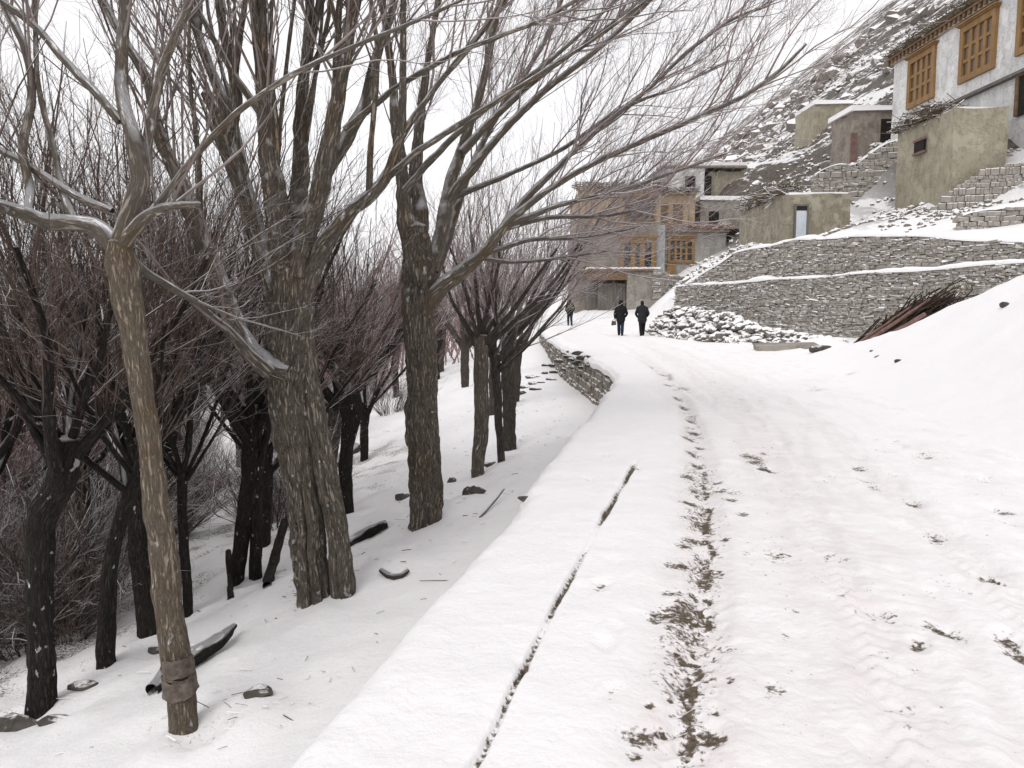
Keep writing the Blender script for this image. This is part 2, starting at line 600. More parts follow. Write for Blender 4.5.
def snow_ground_mat():
    m, nt, b = newmat('snow')
    at_d = N(nt, 'ShaderNodeAttribute')
    at_d.attribute_name = 'dirt'
    at_p = N(nt, 'ShaderNodeAttribute')
    at_p.attribute_name = 'packed'
    at_r = N(nt, 'ShaderNodeAttribute')
    at_r.attribute_name = 'rock'
    nz1 = noise_node(nt, 34, 5, 0.65)
    nzd = noise_node(nt, 40, 5, 0.6)
    nz2 = noise_node(nt, 5, 4, 0.6)
    nz3 = noise_node(nt, 1.1, 3, 0.5)
    nf = noise_node(nt, 160, 3, 0.6)
    base = mixc(nt, nz3, (0.845, 0.833, 0.840), (0.885, 0.876, 0.883))
    base = mixc(nt, math_(nt, 'MULTIPLY', at_p.outputs['Fac'], ramp(nt, nz2, [(0.3, 0.25), (0.7, 1.0)]), True), base, (0.75, 0.705, 0.698))
    # mud where it shows through, broken by noise
    d = math_(nt, 'MULTIPLY', math_(nt, 'SUBTRACT', math_(nt, 'ADD', at_d.outputs['Fac'], math_(nt, 'MULTIPLY', math_(nt, 'SUBTRACT', nzd, 0.5), 1.9)), 0.50), 3.2, True)
    mud = ramp(nt, noise_node(nt, 45, 5, 0.7), [(0.3, (0.034, 0.025, 0.017)), (0.7, (0.18, 0.14, 0.10))])
    c = mixc(nt, d, base, mud)
    # stony hillside: rock between snow, banded along the contour
    geo = N(nt, 'ShaderNodeNewGeometry')
    sp = N(nt, 'ShaderNodeSeparateXYZ')
    nt.links.new(geo.outputs['Normal'], sp.inputs[0])
    hn = noise_node(nt, 0.75, 9, 0.78, stretch=(1.0, 0.28, 1.2))
    hn2 = noise_node(nt, 0.12, 4, 0.6, stretch=(1.0, 0.35, 1.0))
    rr = math_(nt, 'ADD', hn, math_(nt, 'MULTIPLY', math_(nt, 'SUBTRACT', hn2, 0.5), 0.9))
    rr = math_(nt, 'ADD', rr, math_(nt, 'MULTIPLY', math_(nt, 'SUBTRACT', 0.8, sp.outputs['Z']), 0.55))
    rk = math_(nt, 'MULTIPLY', ramp(nt, rr, [(0.462, 0), (0.50, 1)]), at_r.outputs['Fac'], True)
    rock = ramp(nt, noise_node(nt, 2.3, 6, 0.7), [(0.3, (0.045, 0.038, 0.032)), (0.7, (0.19, 0.165, 0.14))])
    c = mixc(nt, rk, c, rock)
    nt.links.new(c, b.inputs['Base Color'])
    b.inputs['Roughness'].default_value = 0.75
    b.inputs['Specular IOR Level'].default_value = 0.25
    p = bump(nt, b, nz2, 0.35, 0.06)
    p = bump(nt, b, nz1, 0.5, 0.014, p)
    p = bump(nt, b, nf, 0.25, 0.004, p)
    bump(nt, b, math_(nt, 'MULTIPLY', hn, at_r.outputs['Fac']), 0.8, 0.6, p)
    return m


M['snow'] = snow_ground_mat()


def plain(name, ca, cb, scale=3.0, rough=0.9, bs=0.3, bd=0.02, stretch=None, snow=None, bscale=None):
    m, nt, b = newmat(name)
    nz = noise_node(nt, scale, 6, 0.65, stretch=stretch)
    c = ramp(nt, nz, [(0.3, ca), (0.7, cb)])
    if snow:
        c = mixc(nt, snow_mask(nt, snow[0], snow[1], snow[2], snow[3]), c, SNOW)
    nt.links.new(c, b.inputs['Base Color'])
    b.inputs['Roughness'].default_value = rough
    bump(nt, b, noise_node(nt, bscale or scale * 6, 4, 0.6, stretch=stretch), bs, bd)
    return m


def plaster(name, ca, cb, stain, scale=1.5):
    m, nt, b = newmat(name)
    n_a = noise_node(nt, scale, 7, 0.7)
    n_b = noise_node(nt, 0.55, 5, 0.6)
    n_s = noise_node(nt, 2.6, 5, 0.65, stretch=(1, 1, 0.22))
    n_f = noise_node(nt, 19, 5, 0.7)
    c = ramp(nt, n_a, [(0.32, ca), (0.68, cb)])
    c = mixc(nt, ramp(nt, n_s, [(0.50, 0), (0.70, 0.55)]), c, stain)
    c = mixc(nt, ramp(nt, n_b, [(0.52, 0), (0.60, 0.40)]), c, [min(1, q * 1.22) for q in cb])
    c = mixc(nt, ramp(nt, n_f, [(0.58, 0), (0.70, 0.45)]), c, stain)
    ck = math_(nt, 'ABSOLUTE', math_(nt, 'SUBTRACT', noise_node(nt, 1.1, 6, 0.7), 0.5))
    c = mixc(nt, ramp(nt, ck, [(0.002, 0.7), (0.010, 0)]), c, [q * 0.4 for q in stain])
    nt.links.new(c, b.inputs['Base Color'])
    bump(nt, b, math_(nt, 'ADD', n_f, n_a), 0.6, 0.05)
    return m


M['stone'] = plain('stone', (0.22, 0.200, 0.175), (0.37, 0.342, 0.305), 3.5, bs=0.4, snow=(0.25, 0.45, 5, 0.72))
M['stone_clean'] = plain('stone_clean', (0.14, 0.125, 0.105), (0.32, 0.29, 0.25), 3.5, bs=0.5, snow=(0.6, 0.8, 4, 0.5))
M['rock'] = plain('rock', (0.10, 0.09, 0.08), (0.28, 0.25, 0.22), 5, bs=0.5, snow=(0.3, 0.55, 5, 0.6))
M['rock_dark'] = plain('rock_dark', (0.04, 0.036, 0.032), (0.12, 0.108, 0.096), 9, bs=0.5, snow=(0.75, 0.9, 9, 0.35))
M['snow_clean'] = plain('snow_clean', (0.85, 0.835, 0.845), (0.885, 0.87, 0.88), 2, 0.75, bs=0.3, bd=0.02, bscale=14)
M['mud_green'] = plaster('mud_green', (0.27, 0.248, 0.185), (0.39, 0.36, 0.28), (0.20, 0.175, 0.125))
M['mud_hut'] = plaster('mud_hut', (0.21, 0.192, 0.145), (0.34, 0.312, 0.245), (0.15, 0.13, 0.09), 2.2)
M['mud_tan'] = plaster('mud_tan', (0.31, 0.23, 0.145), (0.45, 0.345, 0.235), (0.22, 0.155, 0.095))
M['mud_brown'] = plaster('mud_brown', (0.19, 0.165, 0.14), (0.33, 0.29, 0.25), (0.13, 0.105, 0.085))
M['plaster_grey'] = plaster('plaster_grey', (0.26, 0.25, 0.23), (0.37, 0.36, 0.335), (0.17, 0.155, 0.13))
M['plaster_blue'] = plaster('plaster_blue', (0.32, 0.34, 0.34), (0.44, 0.46, 0.46), (0.24, 0.24, 0.23))
M['concrete'] = plaster('concrete', (0.21, 0.195, 0.17), (0.36, 0.335, 0.30), (0.14, 0.125, 0.105))
M['whitewash'] = plaster('whitewash', (0.58, 0.58, 0.575), (0.74, 0.74, 0.735), (0.40, 0.385, 0.36), 0.9)
M['wood_orange'] = plain('wood_orange', (0.18, 0.105, 0.042), (0.32, 0.190, 0.080), 5, 0.6, stretch=(1, 1, 0.25))
M['wood_brown'] = plain('wood_brown', (0.10, 0.06, 0.035), (0.22, 0.14, 0.085), 6, 0.8, stretch=(1, 0.3, 1))
M['wood_grey'] = plain('wood_grey', (0.10, 0.092, 0.08), (0.19, 0.175, 0.155), 6, 0.85, stretch=(1, 1, 0.15))
M['wood_red'] = plain('wood_red', (0.12, 0.07, 0.06), (0.24, 0.15, 0.13), 6, 0.7)
M['brush'] = plain('brush', (0.06, 0.045, 0.03), (0.17, 0.13, 0.085), 14, bs=0.8, snow=(0.45, 0.7, 3, 0.5))
M['dry_brush'] = plain('dry_brush', (0.025, 0.018, 0.013), (0.075, 0.052, 0.038), 14, bs=0.5)
M['lintel'] = plain('lintel', (0.30, 0.255, 0.20), (0.42, 0.36, 0.29), 3, 0.8)
M['dark'] = plain('dark', (0.012, 0.011, 0.010), (0.03, 0.027, 0.024), 3)
M['pale_door'] = plain('pale_door', (0.42, 0.47, 0.52), (0.58, 0.62, 0.66), 2.5, 0.5)
M['red_band'] = plain('red_band', (0.20, 0.10, 0.07), (0.33, 0.19, 0.14), 4, snow=(0.45, 0.7, 3, 0.5))
M['tin'] = plain('tin', (0.055, 0.044, 0.037), (0.22, 0.18, 0.15), 15, 0.6, bs=0.8)
M['cloth_black'] = plain('cloth_black', (0.008, 0.008, 0.009), (0.018, 0.018, 0.020), 9, 0.85)
M['cloth_dark'] = plain('cloth_dark', (0.014, 0.014, 0.017), (0.028, 0.028, 0.033), 9, 0.85)
M['denim'] = plain('denim', (0.013, 0.018, 0.036), (0.026, 0.034, 0.062), 9, 0.85)
M['cloth_green'] = plain('cloth_green', (0.035, 0.042, 0.018), (0.075, 0.085, 0.04), 9, 0.85)
M['skin'] = plain('skin', (0.30, 0.17, 0.11), (0.36, 0.21, 0.145), 5, 0.55, bs=0.05)
M['hair'] = plain('hair', (0.008, 0.007, 0.006), (0.016, 0.014, 0.012), 30, 0.5)
M['tarp_red'] = plain('tarp_red', (0.22, 0.03, 0.035), (0.34, 0.06, 0.06), 6, 0.6)
M['canvas_bag'] = plain('canvas_bag', (0.05, 0.045, 0.04), (0.09, 0.08, 0.07), 6, 0.8)


def glass():
    m, nt, b = newmat('window_glass')
    b.inputs['Base Color'].default_value = (0.025, 0.028, 0.03, 1)
    b.inputs['Roughness'].default_value = 0.12
    b.inputs['Specular IOR Level'].default_value = 0.5
    return m


M['glass'] = glass()

M['glass_brown'] = glass()
M['glass_brown'].node_tree.nodes['Principled BSDF'].inputs['Base Color'].default_value = (0.11, 0.062, 0.028, 1)
M['glass_brown'].node_tree.nodes['Principled BSDF'].inputs['Roughness'].default_value = 0.3

# ------------------------------------------------------------------ snow surfaces
Y_A, Y_B = 0.6, 56.0        # extent of the finely modelled road
EDGE_IN = 1.6               # bank sheet runs this far past its crest


def axis_nonuniform(lo, hi, dense_lo, dense_hi, d, grow=1.07):
    a = list(np.arange(dense_lo, dense_hi + 1e-6, d))
    s = d
    while a[-1] < hi:
        s *= grow
        a.append(a[-1] + s)
    s = d
    while a[0] > lo:
        s *= grow
        a.insert(0, a[0] - s)
    return np.array(a)


def build_ground():
    xs = axis_nonuniform(-900, 900, -12, 26, 0.14, 1.06)
    y1 = np.arange(-3, 16, 0.12)
    y2 = np.arange(16, 50, 0.22)
    y3 = [50.0]
    s = 0.25
    while y3[-1] < 1500:
        s *= 1.022
        y3.append(y3[-1] + s)
    y0 = [-3.0]
    s = 0.2
    while y0[0] > -300:
        s *= 1.15
        y0.insert(0, y0[0] - s)
    ys = np.concatenate([y0[:-1], y1, y2, y3])
    X, Y = np.meshgrid(xs, ys)
    Z = height(X, Y)
    e = E(Y)
    fine = (X > e - 0.02) & (X < CX_(Y) + EDGE_IN + 0.3) & (Y > Y_A - 0.1) & (Y < Y_B + 0.3)
    k = sstep(0.0, 0.4, X - e) * sstep(CX_(Y) + EDGE_IN, CX_(Y) + EDGE_IN - 0.8, X) * sstep(Y_B + 0.1, Y_B - 2.5, Y) * sstep(Y_A - 0.4, Y_A + 0.2, Y)
    Zl = height(e - 0.012, Y, False)
    Z = np.where(fine, Z - 0.24 * k, Z)
    Z = np.where((X > e - 0.02) & (X < e + 0.36) & (Y > Y_A) & (Y < Y_B - 1), np.minimum(Z, Zl), Z)
    V = np.stack([X, Y, Z], -1).reshape(-1, 3)
    me = mesh_np('ground', V, [grid_faces(len(ys), len(xs))])
    s_ = (e - X)
    dirt = (0.20 * sstep(1.2, 4.5, s_) * (Y < 90) + 0.05) * (X < e)
    dirt = dirt + 0.40 * sstep(0.4, 0.9, n2(X, Y, 2.6, 4, 31) + 0.58) * sstep(3.8, 5.4, s_) * sstep(30, 20, Y)
    for tx_, ty_, tr_ in ((-2.02, 5.05, .12), (-2.0, 8.45, .34), (-1.2, 11.1, .24)):
        dirt = dirt + 0.30 * np.exp(-((np.sqrt((X - tx_) ** 2 + (Y - ty_) ** 2) - tr_) / 0.16) ** 2)
    attr(me, 'dirt', dirt.ravel())
    attr(me, 'packed', np.zeros(X.size))
    dxh = X - x0(Y)
    rock = sstep(4.3, 7.5, Z) * sstep(36, 48, Y + 0.4 * dxh)
    rock = rock * (1 - 0.65 * sstep(42, 46, Y) * sstep(60, 54, Y) * sstep(3, 5, dxh) * sstep(16, 12, dxh))
    attr(me, 'rock', np.clip(rock, 0, 1).ravel())
    o = link('ground', me, M['snow'])
    tag(o, 'snow covered valley floor and stony snowy hillside', None, None, 'structure')


build_ground()

TRACK_PX = [(686, 790), (688, 768), (692, 700), (700, 620), (706, 560), (702, 480), (697, 430), (682, 400), (660, 372), (640, 355), (625, 345)]
TR = np.array([flat(*p) for p in TRACK_PX])
GROOVE_PX = [(470, 790), (485, 768), (525, 680), (565, 600), (605, 522), (636, 468), (641, 452)]
GR = np.array([flat(*p) for p in GROOVE_PX])
EDGE_PX = [(610, 790), (620, 768), (650, 640), (672, 540), (684, 450), (676, 410)]
EG = np.array([flat(*p) for p in EDGE_PX])


def curve_x(C):
    o = np.argsort(C[:, 1])
    return lambda y: np.interp(y, C[o, 1], C[o, 0])


track_x, groove_x, edge_x = curve_x(TR), curve_x(GR), curve_x(EG)

PRINTS_PX = [  # footprints and scuffs: u, v, length m, depth, dirt
    (600, 596, .20, .02, .75), (604, 657, .16, .022, .25), (616, 640, .12, .012, .55), (612, 706, .14, .012, .55), (918, 650, .17, .03, .95),
    (943, 636, .24, .02, .9), (1006, 645, .22, .03, .95), (1020, 662, .2, .03, .9), (988, 583, .2, .02, .9),
    (914, 504, .24, .02, .75), (937, 536, .25, .02, .65), (1003, 514, .3, .02, .8), (862, 483, .3, .02, .55), (872, 490, .3, .02, .6),
    (858, 468, .35, .02, .5), (878, 452, .4, .02, .4), (928, 458, .5, .02, .45), (905, 446, .5, .02, .4), (864, 459, .4, .02, .4),
    (976, 481, .4, .02, .35), (982, 495, .4, .02, .3), (800, 424, .5, .02, .5), (850, 374, .7, .03, .75), (824, 389, .9, .03, .55), (814, 391, .6, .03, .4),
    (766, 472, .3, .015, .7), (763, 455, .4, .015, .5), (764, 462, .3, .015, .5), (590, 488, .2, .012, .55), (605, 462, .24, .012, .6), (668, 480, .2, .01, .35),
    (638, 476, .12, .015, .8), (672, 449, .3, .012, .4), (718, 492, .24, .02, .5), (735, 497, .24, .015, .4), (722, 493, .2, .02, .5),
    (905, 686, .2, .01, .3), (930, 676, .3, .015, .25), (902, 712, .3, .02, .25), (870, 760, .2, .02, .2), (720, 580, .15, .01, .6), (785, 640, .18, .01, .5), (748, 560, .2, .01, .4),
    (712, 745, .14, .01, .6), (770, 700, .2, .01, .35), (730, 655, .16, .01, .35), (945, 590, .3, .01, .3), (970, 600, .3, .01, .25),
]


MUD_PX = [  # where bare mud shows: u, v, half width and half height in photo pixels
    (702, 583, 14, 8), (680, 572, 22, 5), (672, 600, 16, 4), (665, 622, 20, 6), (655, 628, 10, 5), (699, 612, 8, 8), (697, 640, 8, 10), (688, 663, 18, 5),
    (688, 682, 10, 10), (684, 705, 5, 14), (684, 720, 12, 4), (682, 735, 10, 6), (683, 752, 8, 10), (640, 745, 24, 14), (660, 738, 16, 6), (635, 764, 12, 7),
    (715, 720, 6, 8), (722, 748, 8, 6), (690, 507, 15, 3.5), (700, 515, 8, 3), (688, 480, 12, 3), (705, 530, 10, 3), (695, 545, 16, 4), (683, 552, 9, 4),
    (692, 455, 9, 3), (688, 440, 10, 3), (700, 447, 6, 2), (694, 432, 9, 2.2), (755, 465, 11, 4), (765, 473, 7, 3), (748, 458, 9, 4), (690, 420, 7, 2), (684, 408, 7, 2),
    (694, 492, 8, 3), (697, 467, 9, 3), (676, 398, 6, 1.6), (668, 385, 6, 1.5), (660, 373, 5, 1.3), (700, 562, 7, 6), (693, 598, 6, 6), (692, 652, 6, 8), (686, 692, 6, 8), (682, 768, 12, 8),
    (708, 600, 5, 5), (650, 715, 9, 4), (670, 705, 7, 3), (730, 505, 9, 3), (718, 485, 7, 2.5), (742, 520, 9, 3), (725, 545, 7, 3), (712, 660, 6, 4), (730, 690, 7, 5)]


def zone_(X, d):
    return sstep(-0.5, 0.0, d) * sstep(3.4, 2.4, d)


def build_road():
    ys = [Y_A]
    while ys[-1] < Y_B:
        y = ys[-1]
        ys.append(y + max(0.010 if y > 2.2 else 0.04, y * y / 1280 * 1.35 if y < 20 else 0.42))
    ys = np.array(ys)
    nc = 430
    nb = 150
    t1 = np.linspace(0, 1, nc)
    t2 = np.linspace(0, 1, nb)
    e = E(ys) + n2(ys, ys * 0, 1.3, 4, 41) * 0.07
    r = R_(ys)
    cx = CX_(ys) + EDGE_IN
    gc = np.maximum(groove_x(ys), e + 0.35)
    X1 = np.concatenate([e[:, None] + (gc - 0.05 - e)[:, None] * np.linspace(0, 1, 90, endpoint=False)[None],
                         (gc - 0.05)[:, None] + 0.10 * np.linspace(0, 1, 30, endpoint=False)[None],
                         (gc + 0.05)[:, None] + (r - gc - 0.05)[:, None] * np.linspace(0, 1, nc - 120)[None]], 1)
    X2 = r[:, None] + (cx - r)[:, None] * t2[None]
    X = np.concatenate([X1, X2[:, 1:]], 1)
    Y = np.repeat(ys[:, None], X.shape[1], 1)
    Xh = np.maximum(X, E(Y) + 0.002)
    Z = height(Xh, Y)
    far = np.clip(Y / 8, 0.6, 3)
    onroad = (X < R_(Y)) * 1.0
    # gentle undulation, packed ruts
    Z = Z + 0.026 * n2(X, Y, 1.3, 3, 51) + 0.007 * n2(X, Y, 6, 4, 52)
    packed = np.zeros_like(X)
    dirt = np.zeros_like(X)
    tx = track_x(Y)
    d = X - tx
    wob = n2(X * 0, Y, 3.0, 3, 54) * 0.05
    vis = sstep(0.5, 4, Y) * 0 + sstep(34, 14, Y)
    # main wheel rut with mud showing through
    w = np.exp(-((d - wob) / 0.085) ** 2) * sstep(26, 9, Y)
    Z -= 0.022 * w
    patch = n2(X * 1.0, Y, 4.2, 4, 55, sy=3.0)
    patch2 = n2(X, Y, 13, 3, 56)
    fine_ = n2(X, Y, 26, 3, 156, sy=17)
    soil = 0.44 * np.exp(-((d + 0.05) / 0.15) ** 2) * sstep(-0.25, 0.35, patch + 0.3 * fine_) * sstep(20, 8, Y)
    soil += 0.30 * np.exp(-((d + 0.02) / 0.22) ** 2) * sstep(-0.1, 0.5, patch2) * sstep(24, 9, Y)
    soil += 0.42 * np.exp(-((d - 0.05) / 0.24) ** 2) * sstep(0.1, 0.5, n2(X, Y, 3.0, 3, 157, sy=1.6)) * sstep(6, 9, Y) * sstep(28, 14, Y)
    core = np.exp(-((d - wob - 0.02) / 0.026) ** 2) * sstep(9.0, 5.0, Y)
    core2 = np.exp(-((d + 0.10 + wob) / 0.07) ** 2) * sstep(0.22, 0.5, n2(X * 0.6, Y, 3.3, 3, 178)) * sstep(12, 7, Y)
    dirt += np.minimum(soil, 0.47) + 0.58 * core * sstep(-0.35, 0.25, n2(X * 0.3, Y, 6.5, 3, 155) + 0.5 * fine_) + 0.46 * core2
    # speckle between the ruts
    right = np.exp(-((d - 0.42) / 0.20) ** 2)
    dirt += 0.36 * right * sstep(-0.1, 0.6, n2(X, Y, 11, 3, 57)) * sstep(17, 7, Y)
    dirt += 0.34 * np.exp(-((d - 0.75) / 0.45) ** 2) * sstep(0.15, 0.6, n2(X, Y, 19, 3, 158)) * sstep(20, 8, Y)
    dirt += 0.09 * sstep(-0.4, 0.3, n2(X, Y, 1.5, 3, 180)) * zone_(X, d) 
    dirt += 0.26 * sstep(0.25, 0.65, n2(X, Y, 8, 3, 159)) * sstep(1.2, 2.0, d) * sstep(22, 10, Y) * onroad
    dirt += 0.50 * np.exp(-(((d - 0.95) / 0.14) ** 2)) * sstep(0.0, 0.5, n2(X, Y, 6, 3, 58)) * sstep(9, 13, Y) * sstep(22, 14, Y) * 1.0
    # bare gravel near the camera beside the rut
    gx, gy = flat(645, 748)
    g = np.exp(-(((X - gx) / 0.17) ** 2 + ((Y - gy) / 0.16) ** 2))
    dirt += 0.48 * g * sstep(-0.3, 0.4, n2(X, Y, 9, 4, 59))
    Z -= 0.012 * g
    gx, gy = flat(668, 622)
    g = np.exp(-(((X - gx) / 0.13) ** 2 + ((Y - gy) / 0.14) ** 2))
    dirt += 0.55 * g * sstep(-0.2, 0.4, n2(X, Y, 9, 4, 60))
    # packed zone of the carriageway and lower relief ruts
    zone = sstep(-0.25, 0.15, X - edge_x(Y)) * sstep(1.9, 1.2, d) * onroad
    packed += 0.55 * zone * (0.6 + 0.4 * n2(X, Y, 2.2, 3, 61))
    for off, amp in ((0.95, 0.012), (1.2, 0.010), (1.75, 0.012), (0.5, 0.008), (2.3, 0.008)):
        dd = d - off - n2(X * 0, Y, 0.5, 2, int(off * 100)) * 0.15
        w = np.exp(-(dd / 0.06) ** 2) * sstep(-0.6, 0.3, n2(X * 0 + off, Y, 0.9, 3, 62))
        Z -= 1.7 * amp * w * np.clip(far, 1, 2)
        packed += 0.35 * w
        dirt += 0.20 * w * sstep(0.1, 0.5, n2(X, Y, 9, 3, 63))
    tread = np.sin(Y * 46 + d * 25) * np.exp(-((d - 1.1) / 0.13) ** 2) + np.sin(Y * 46 - d * 25) * np.exp(-((d - 0.02) / 0.12) ** 2)
    Z -= 0.0035 * tread * sstep(13, 6, Y) * onroad
    Z += 0.009 * np.abs(n2(X, Y, 16, 3, 64)) * sstep(-0.3, 0.2, X - edge_x(Y)) * onroad
    Z += 0.03 * sstep(0.05, -0.12, X - edge_x(Y)) * onroad     # softer unpacked verge
    Z += 0.010 * n2(X, Y, 9, 4, 161) * sstep(1.0, 1.8, d) * onroad
    packed += 0.5 * sstep(0.0, 0.5, n2(X, Y, 4.5, 4, 162, sy=2.0)) * sstep(0.3, 0.8, d) * onroad
    irr = 0.55 * n2(X, Y, 14, 4, 185) + 0.35 * n2(X, Y, 40, 2, 186)
    for u, v, hu, hv in MUD_PX:
        px_, py_ = flat(u, v)
        wx = hu * py_ / F
        wy = hv * py_ * py_ / (1.6 * F)
        msk = (np.abs(X - px_) < wx * 3) & (np.abs(Y - py_) < wy * 3)
        q_ = ((X[msk] - px_) / wx) ** 2 + ((Y[msk] - py_) / wy) ** 2
        g_ = np.exp(-q_ * (1 + irr[msk]))
        dirt[msk] = np.maximum(dirt[msk], 0.90 * g_ + 0.45 * irr[msk] * g_)
        Z[msk] -= 0.010 * g_
    packed += 0.75 * np.exp(-((d + 0.02) / 0.24) ** 2) * sstep(30, 12, Y) + 0.5 * np.exp(-((d - 0.75) / 0.35) ** 2) * sstep(34, 14, Y)
    for off, wd, amp in ((0.0, 0.13, 0.018), (0.78, 0.12, 0.020), (1.62, 0.14, 0.016)):
        dd = d - off - 0.06 * n2(X * 0 + off, Y, 0.7, 2, 191)
        w = np.exp(-(np.abs(dd) / wd) ** 3)
        edge_w = np.exp(-((np.abs(dd) - wd * 1.25) / 0.05) ** 2)
        Z -= amp * w * onroad * np.clip(far, 1, 2.5)
        Z += 0.010 * edge_w * onroad * (0.6 + 0.8 * n2(X, Y, 7, 3, 192))
        packed += 0.55 * w * onroad * sstep(40, 20, Y)
        dirt += 0.20 * w * onroad * sstep(-0.2, 0.4, n2(X, Y, 6, 4, 193)) * sstep(34, 14, Y)
        Z -= 0.006 * w * onroad * np.sin(Y * 52 + np.abs(dd) * 60) * sstep(14, 6, Y)
    # far ruts towards the bend
    ex = np.interp(Y, [12, 18, 24, 34], [3.0, 3.55, 3.7, 3.55])
    w = np.exp(-((X - ex) / 0.10) ** 2) * sstep(11, 14, Y) * sstep(34, 26, Y)
    Z -= 0.05 * w
    dirt += 0.36 * w
    for x_, y_, sx, sy_ in ((8.2, 24.5, 0.6, 0.8),):
        pass
    # slot between kerb and carriageway
    gdx = X - groove_x(Y) - n2(X * 0, Y, 5, 3, 65) * 0.012
    yy = GR[:, 1]
    seg = sstep(7.85, 7.4, Y)
    breaks = 0.62 + 0.38 * sstep(-0.5, 0.1, n2(Y * 0 + 3, Y, 2.1, 3, 66))
    gap = 1 - 0.65 * np.exp(-((Y - 5.1) / 0.45) ** 2) - 0.5 * np.exp(-((Y - 3.72) / 0.12) ** 2)
    gw = 0.0105 + 0.006 * sstep(-0.2, 0.4, n2(Y * 0, Y, 4, 2, 67)) + 0.0016 * Y
    gprof = np.exp(-(np.abs(gdx) / gw) ** 3) * seg * breaks * gap
    Z -= 0.040 * gprof
    dirt += 1.05 * gprof
    for u, v in ((523, 683), (607, 521)):
        px_, py_ = flat(u, v)
        g = np.exp(-(((X - px_) / 0.028) ** 2 + ((Y - py_) / 0.045) ** 2))
        Z -= 0.03 * g
        dirt += 0.5 * g
    Z += 0.02 * sstep(0.10, -0.10, gdx) * seg * onroad
    bk = (1 - onroad)
    Z += bk * (0.030 * n2(X, Y, 0.8, 3, 171) + 0.010 * n2(X, Y, 4.0, 3, 172)) * sstep(0, 0.8, X - R_(Y))
    dirt += 0.30 * sstep(0.35, 0.7, n2(X, Y, 7, 3, 173)) * bk
    dirt += 0.30 * sstep(0.30, 0.7, n2(X, Y, 10, 3, 174)) * sstep(0.8, 1.6, d) * sstep(26, 12, Y) * onroad
    # prints
    for i, (u, v, L, dep, di) in enumerate(PRINTS_PX):
        p = hit(u, v)
        a = rng.uniform(-0.5, 0.5)
        ca, sa = math.cos(a), math.sin(a)
        rx, ry = X - p[0], Y - p[1]
        msk = (np.abs(rx) < L * 1.5) & (np.abs(ry) < L * 1.8)
        if not msk.any():
            continue
        lx, ly = rx[msk] * ca + ry[msk] * sa, -rx[msk] * sa + ry[msk] * ca
        rad = (lx / (L * 0.30)) ** 2 + (ly / (L * 0.55)) ** 2
        rad = rad * (1 + 0.5 * n2(X[msk], Y[msk], 18, 2, 70 + i))
        g = np.exp(-rad ** 1.5)
        Z[msk] -= dep * g
        Z[msk] += dep * 0.12 * np.exp(-((np.sqrt(rad) - 1.35) / 0.3) ** 2)
        dirt[msk] += (di * 0.85) * np.exp(-rad * 1.3)
    # trampled lines: many shallow prints
    r2 = np.random.default_rng(5)
    for k in range(420):
        lane = r2.integers(0, 4)
        y_ = r2.uniform(3, 30)
        x_ = [track_x(y_) + 1.9, track_x(y_) + 2.9, track_x(y_) + 1.0, groove_x(min(y_, 7.6)) + 0.35][lane] + r2.normal(0, 0.32)
        L = 0.26
        rx, ry = X - x_, Y - y_
        msk = (np.abs(rx) < L) & (np.abs(ry) < L * 1.2)
        if lane == 3 and k % 3:
            continue
        rad = (rx[msk] / (L * 0.26)) ** 2 + (ry[msk] / (L * 0.5)) ** 2
        Z[msk] -= (0.020 if lane < 3 else 0.010) * np.exp(-rad ** 1.5)
        dirt[msk] += r2.uniform(0, 0.30) * np.exp(-rad)
    # lip over the retaining wall
    Z += 0.03 * n2(X, Y, 3.2, 3, 190) * np.exp(-((X - e[:, None]) / 0.25) ** 2)
    s = X - e[:, None]
    Z += 0.03 * sstep(0, 0.2, s) - 0.09 * np.exp(-(s / 0.07) ** 2)
    Z[:, 0] -= 0.16
    X[:, 0] += 0.03
    Z[:, 1] -= 0.04
    # last rows dip into the ground sheet
    Z -= 0.25 * sstep(Y_B - 1.5, Y_B, Y)
    Z[:, -1] -= 0.3
    nfull = X.shape[1]
    dirt = np.clip(dirt, 0, 1.2)
    for name, c0, c1, lab in (('road', 0, nc, 'snow covered road with muddy wheel tracks'), ('snow_bank', nc - 1, nfull, 'smooth snow bank rising beside the road')):
        V = np.stack([X[:, c0:c1], Y[:, c0:c1], Z[:, c0:c1]], -1)
        me = mesh_np(name, V.reshape(-1, 3), [grid_faces(V.shape[0], V.shape[1])])
        attr(me, 'dirt', dirt[:, c0:c1])
        attr(me, 'packed', np.clip(packed[:, c0:c1], 0, 1))
        attr(me, 'rock', np.zeros(V.shape[:2]))
        tag(link(name, me, M['snow']), lab, None, None, 'structure')


build_road()


# ------------------------------------------------------------------ stones
def ico(sub_=2):
    bm = bmesh.new()
    bmesh.ops.create_icosphere(bm, subdivisions=sub_, radius=1.0)
    V = np.array([v.co[:] for v in bm.verts])
    Fc = np.array([[v.index for v in f.verts] for f in bm.faces])
    bm.free()
    return V, Fc


ICO2, ICO1 = ico(2), ico(1)


def rock_shape(seed, base=ICO2, angular=0.5):
    V, Fc = base
    r_ = np.random.default_rng(seed)
    V = V.copy()
    for _ in range(9):   # chop with random planes for angular faces
        n_ = unit(r_.normal(0, 1, 3))
        h = r_.uniform(0.45, 0.85)
        dd = V @ n_
        V = V - np.where(dd > h, (dd - h), 0)[:, None] * n_[None] * angular * 1.7
    V = V * (1 + 0.12 * fbm(V * 1.7, 3, seed)[:, None])
    return V, Fc


def rotz(a):
    return np.array([[math.cos(a), -math.sin(a), 0], [math.sin(a), math.cos(a), 0], [0, 0, 1]])


ROCKS = [rock_shape(s) for s in range(100, 108)]
ROCKS_LO = [rock_shape(s, ICO1) for s in range(120, 128)]


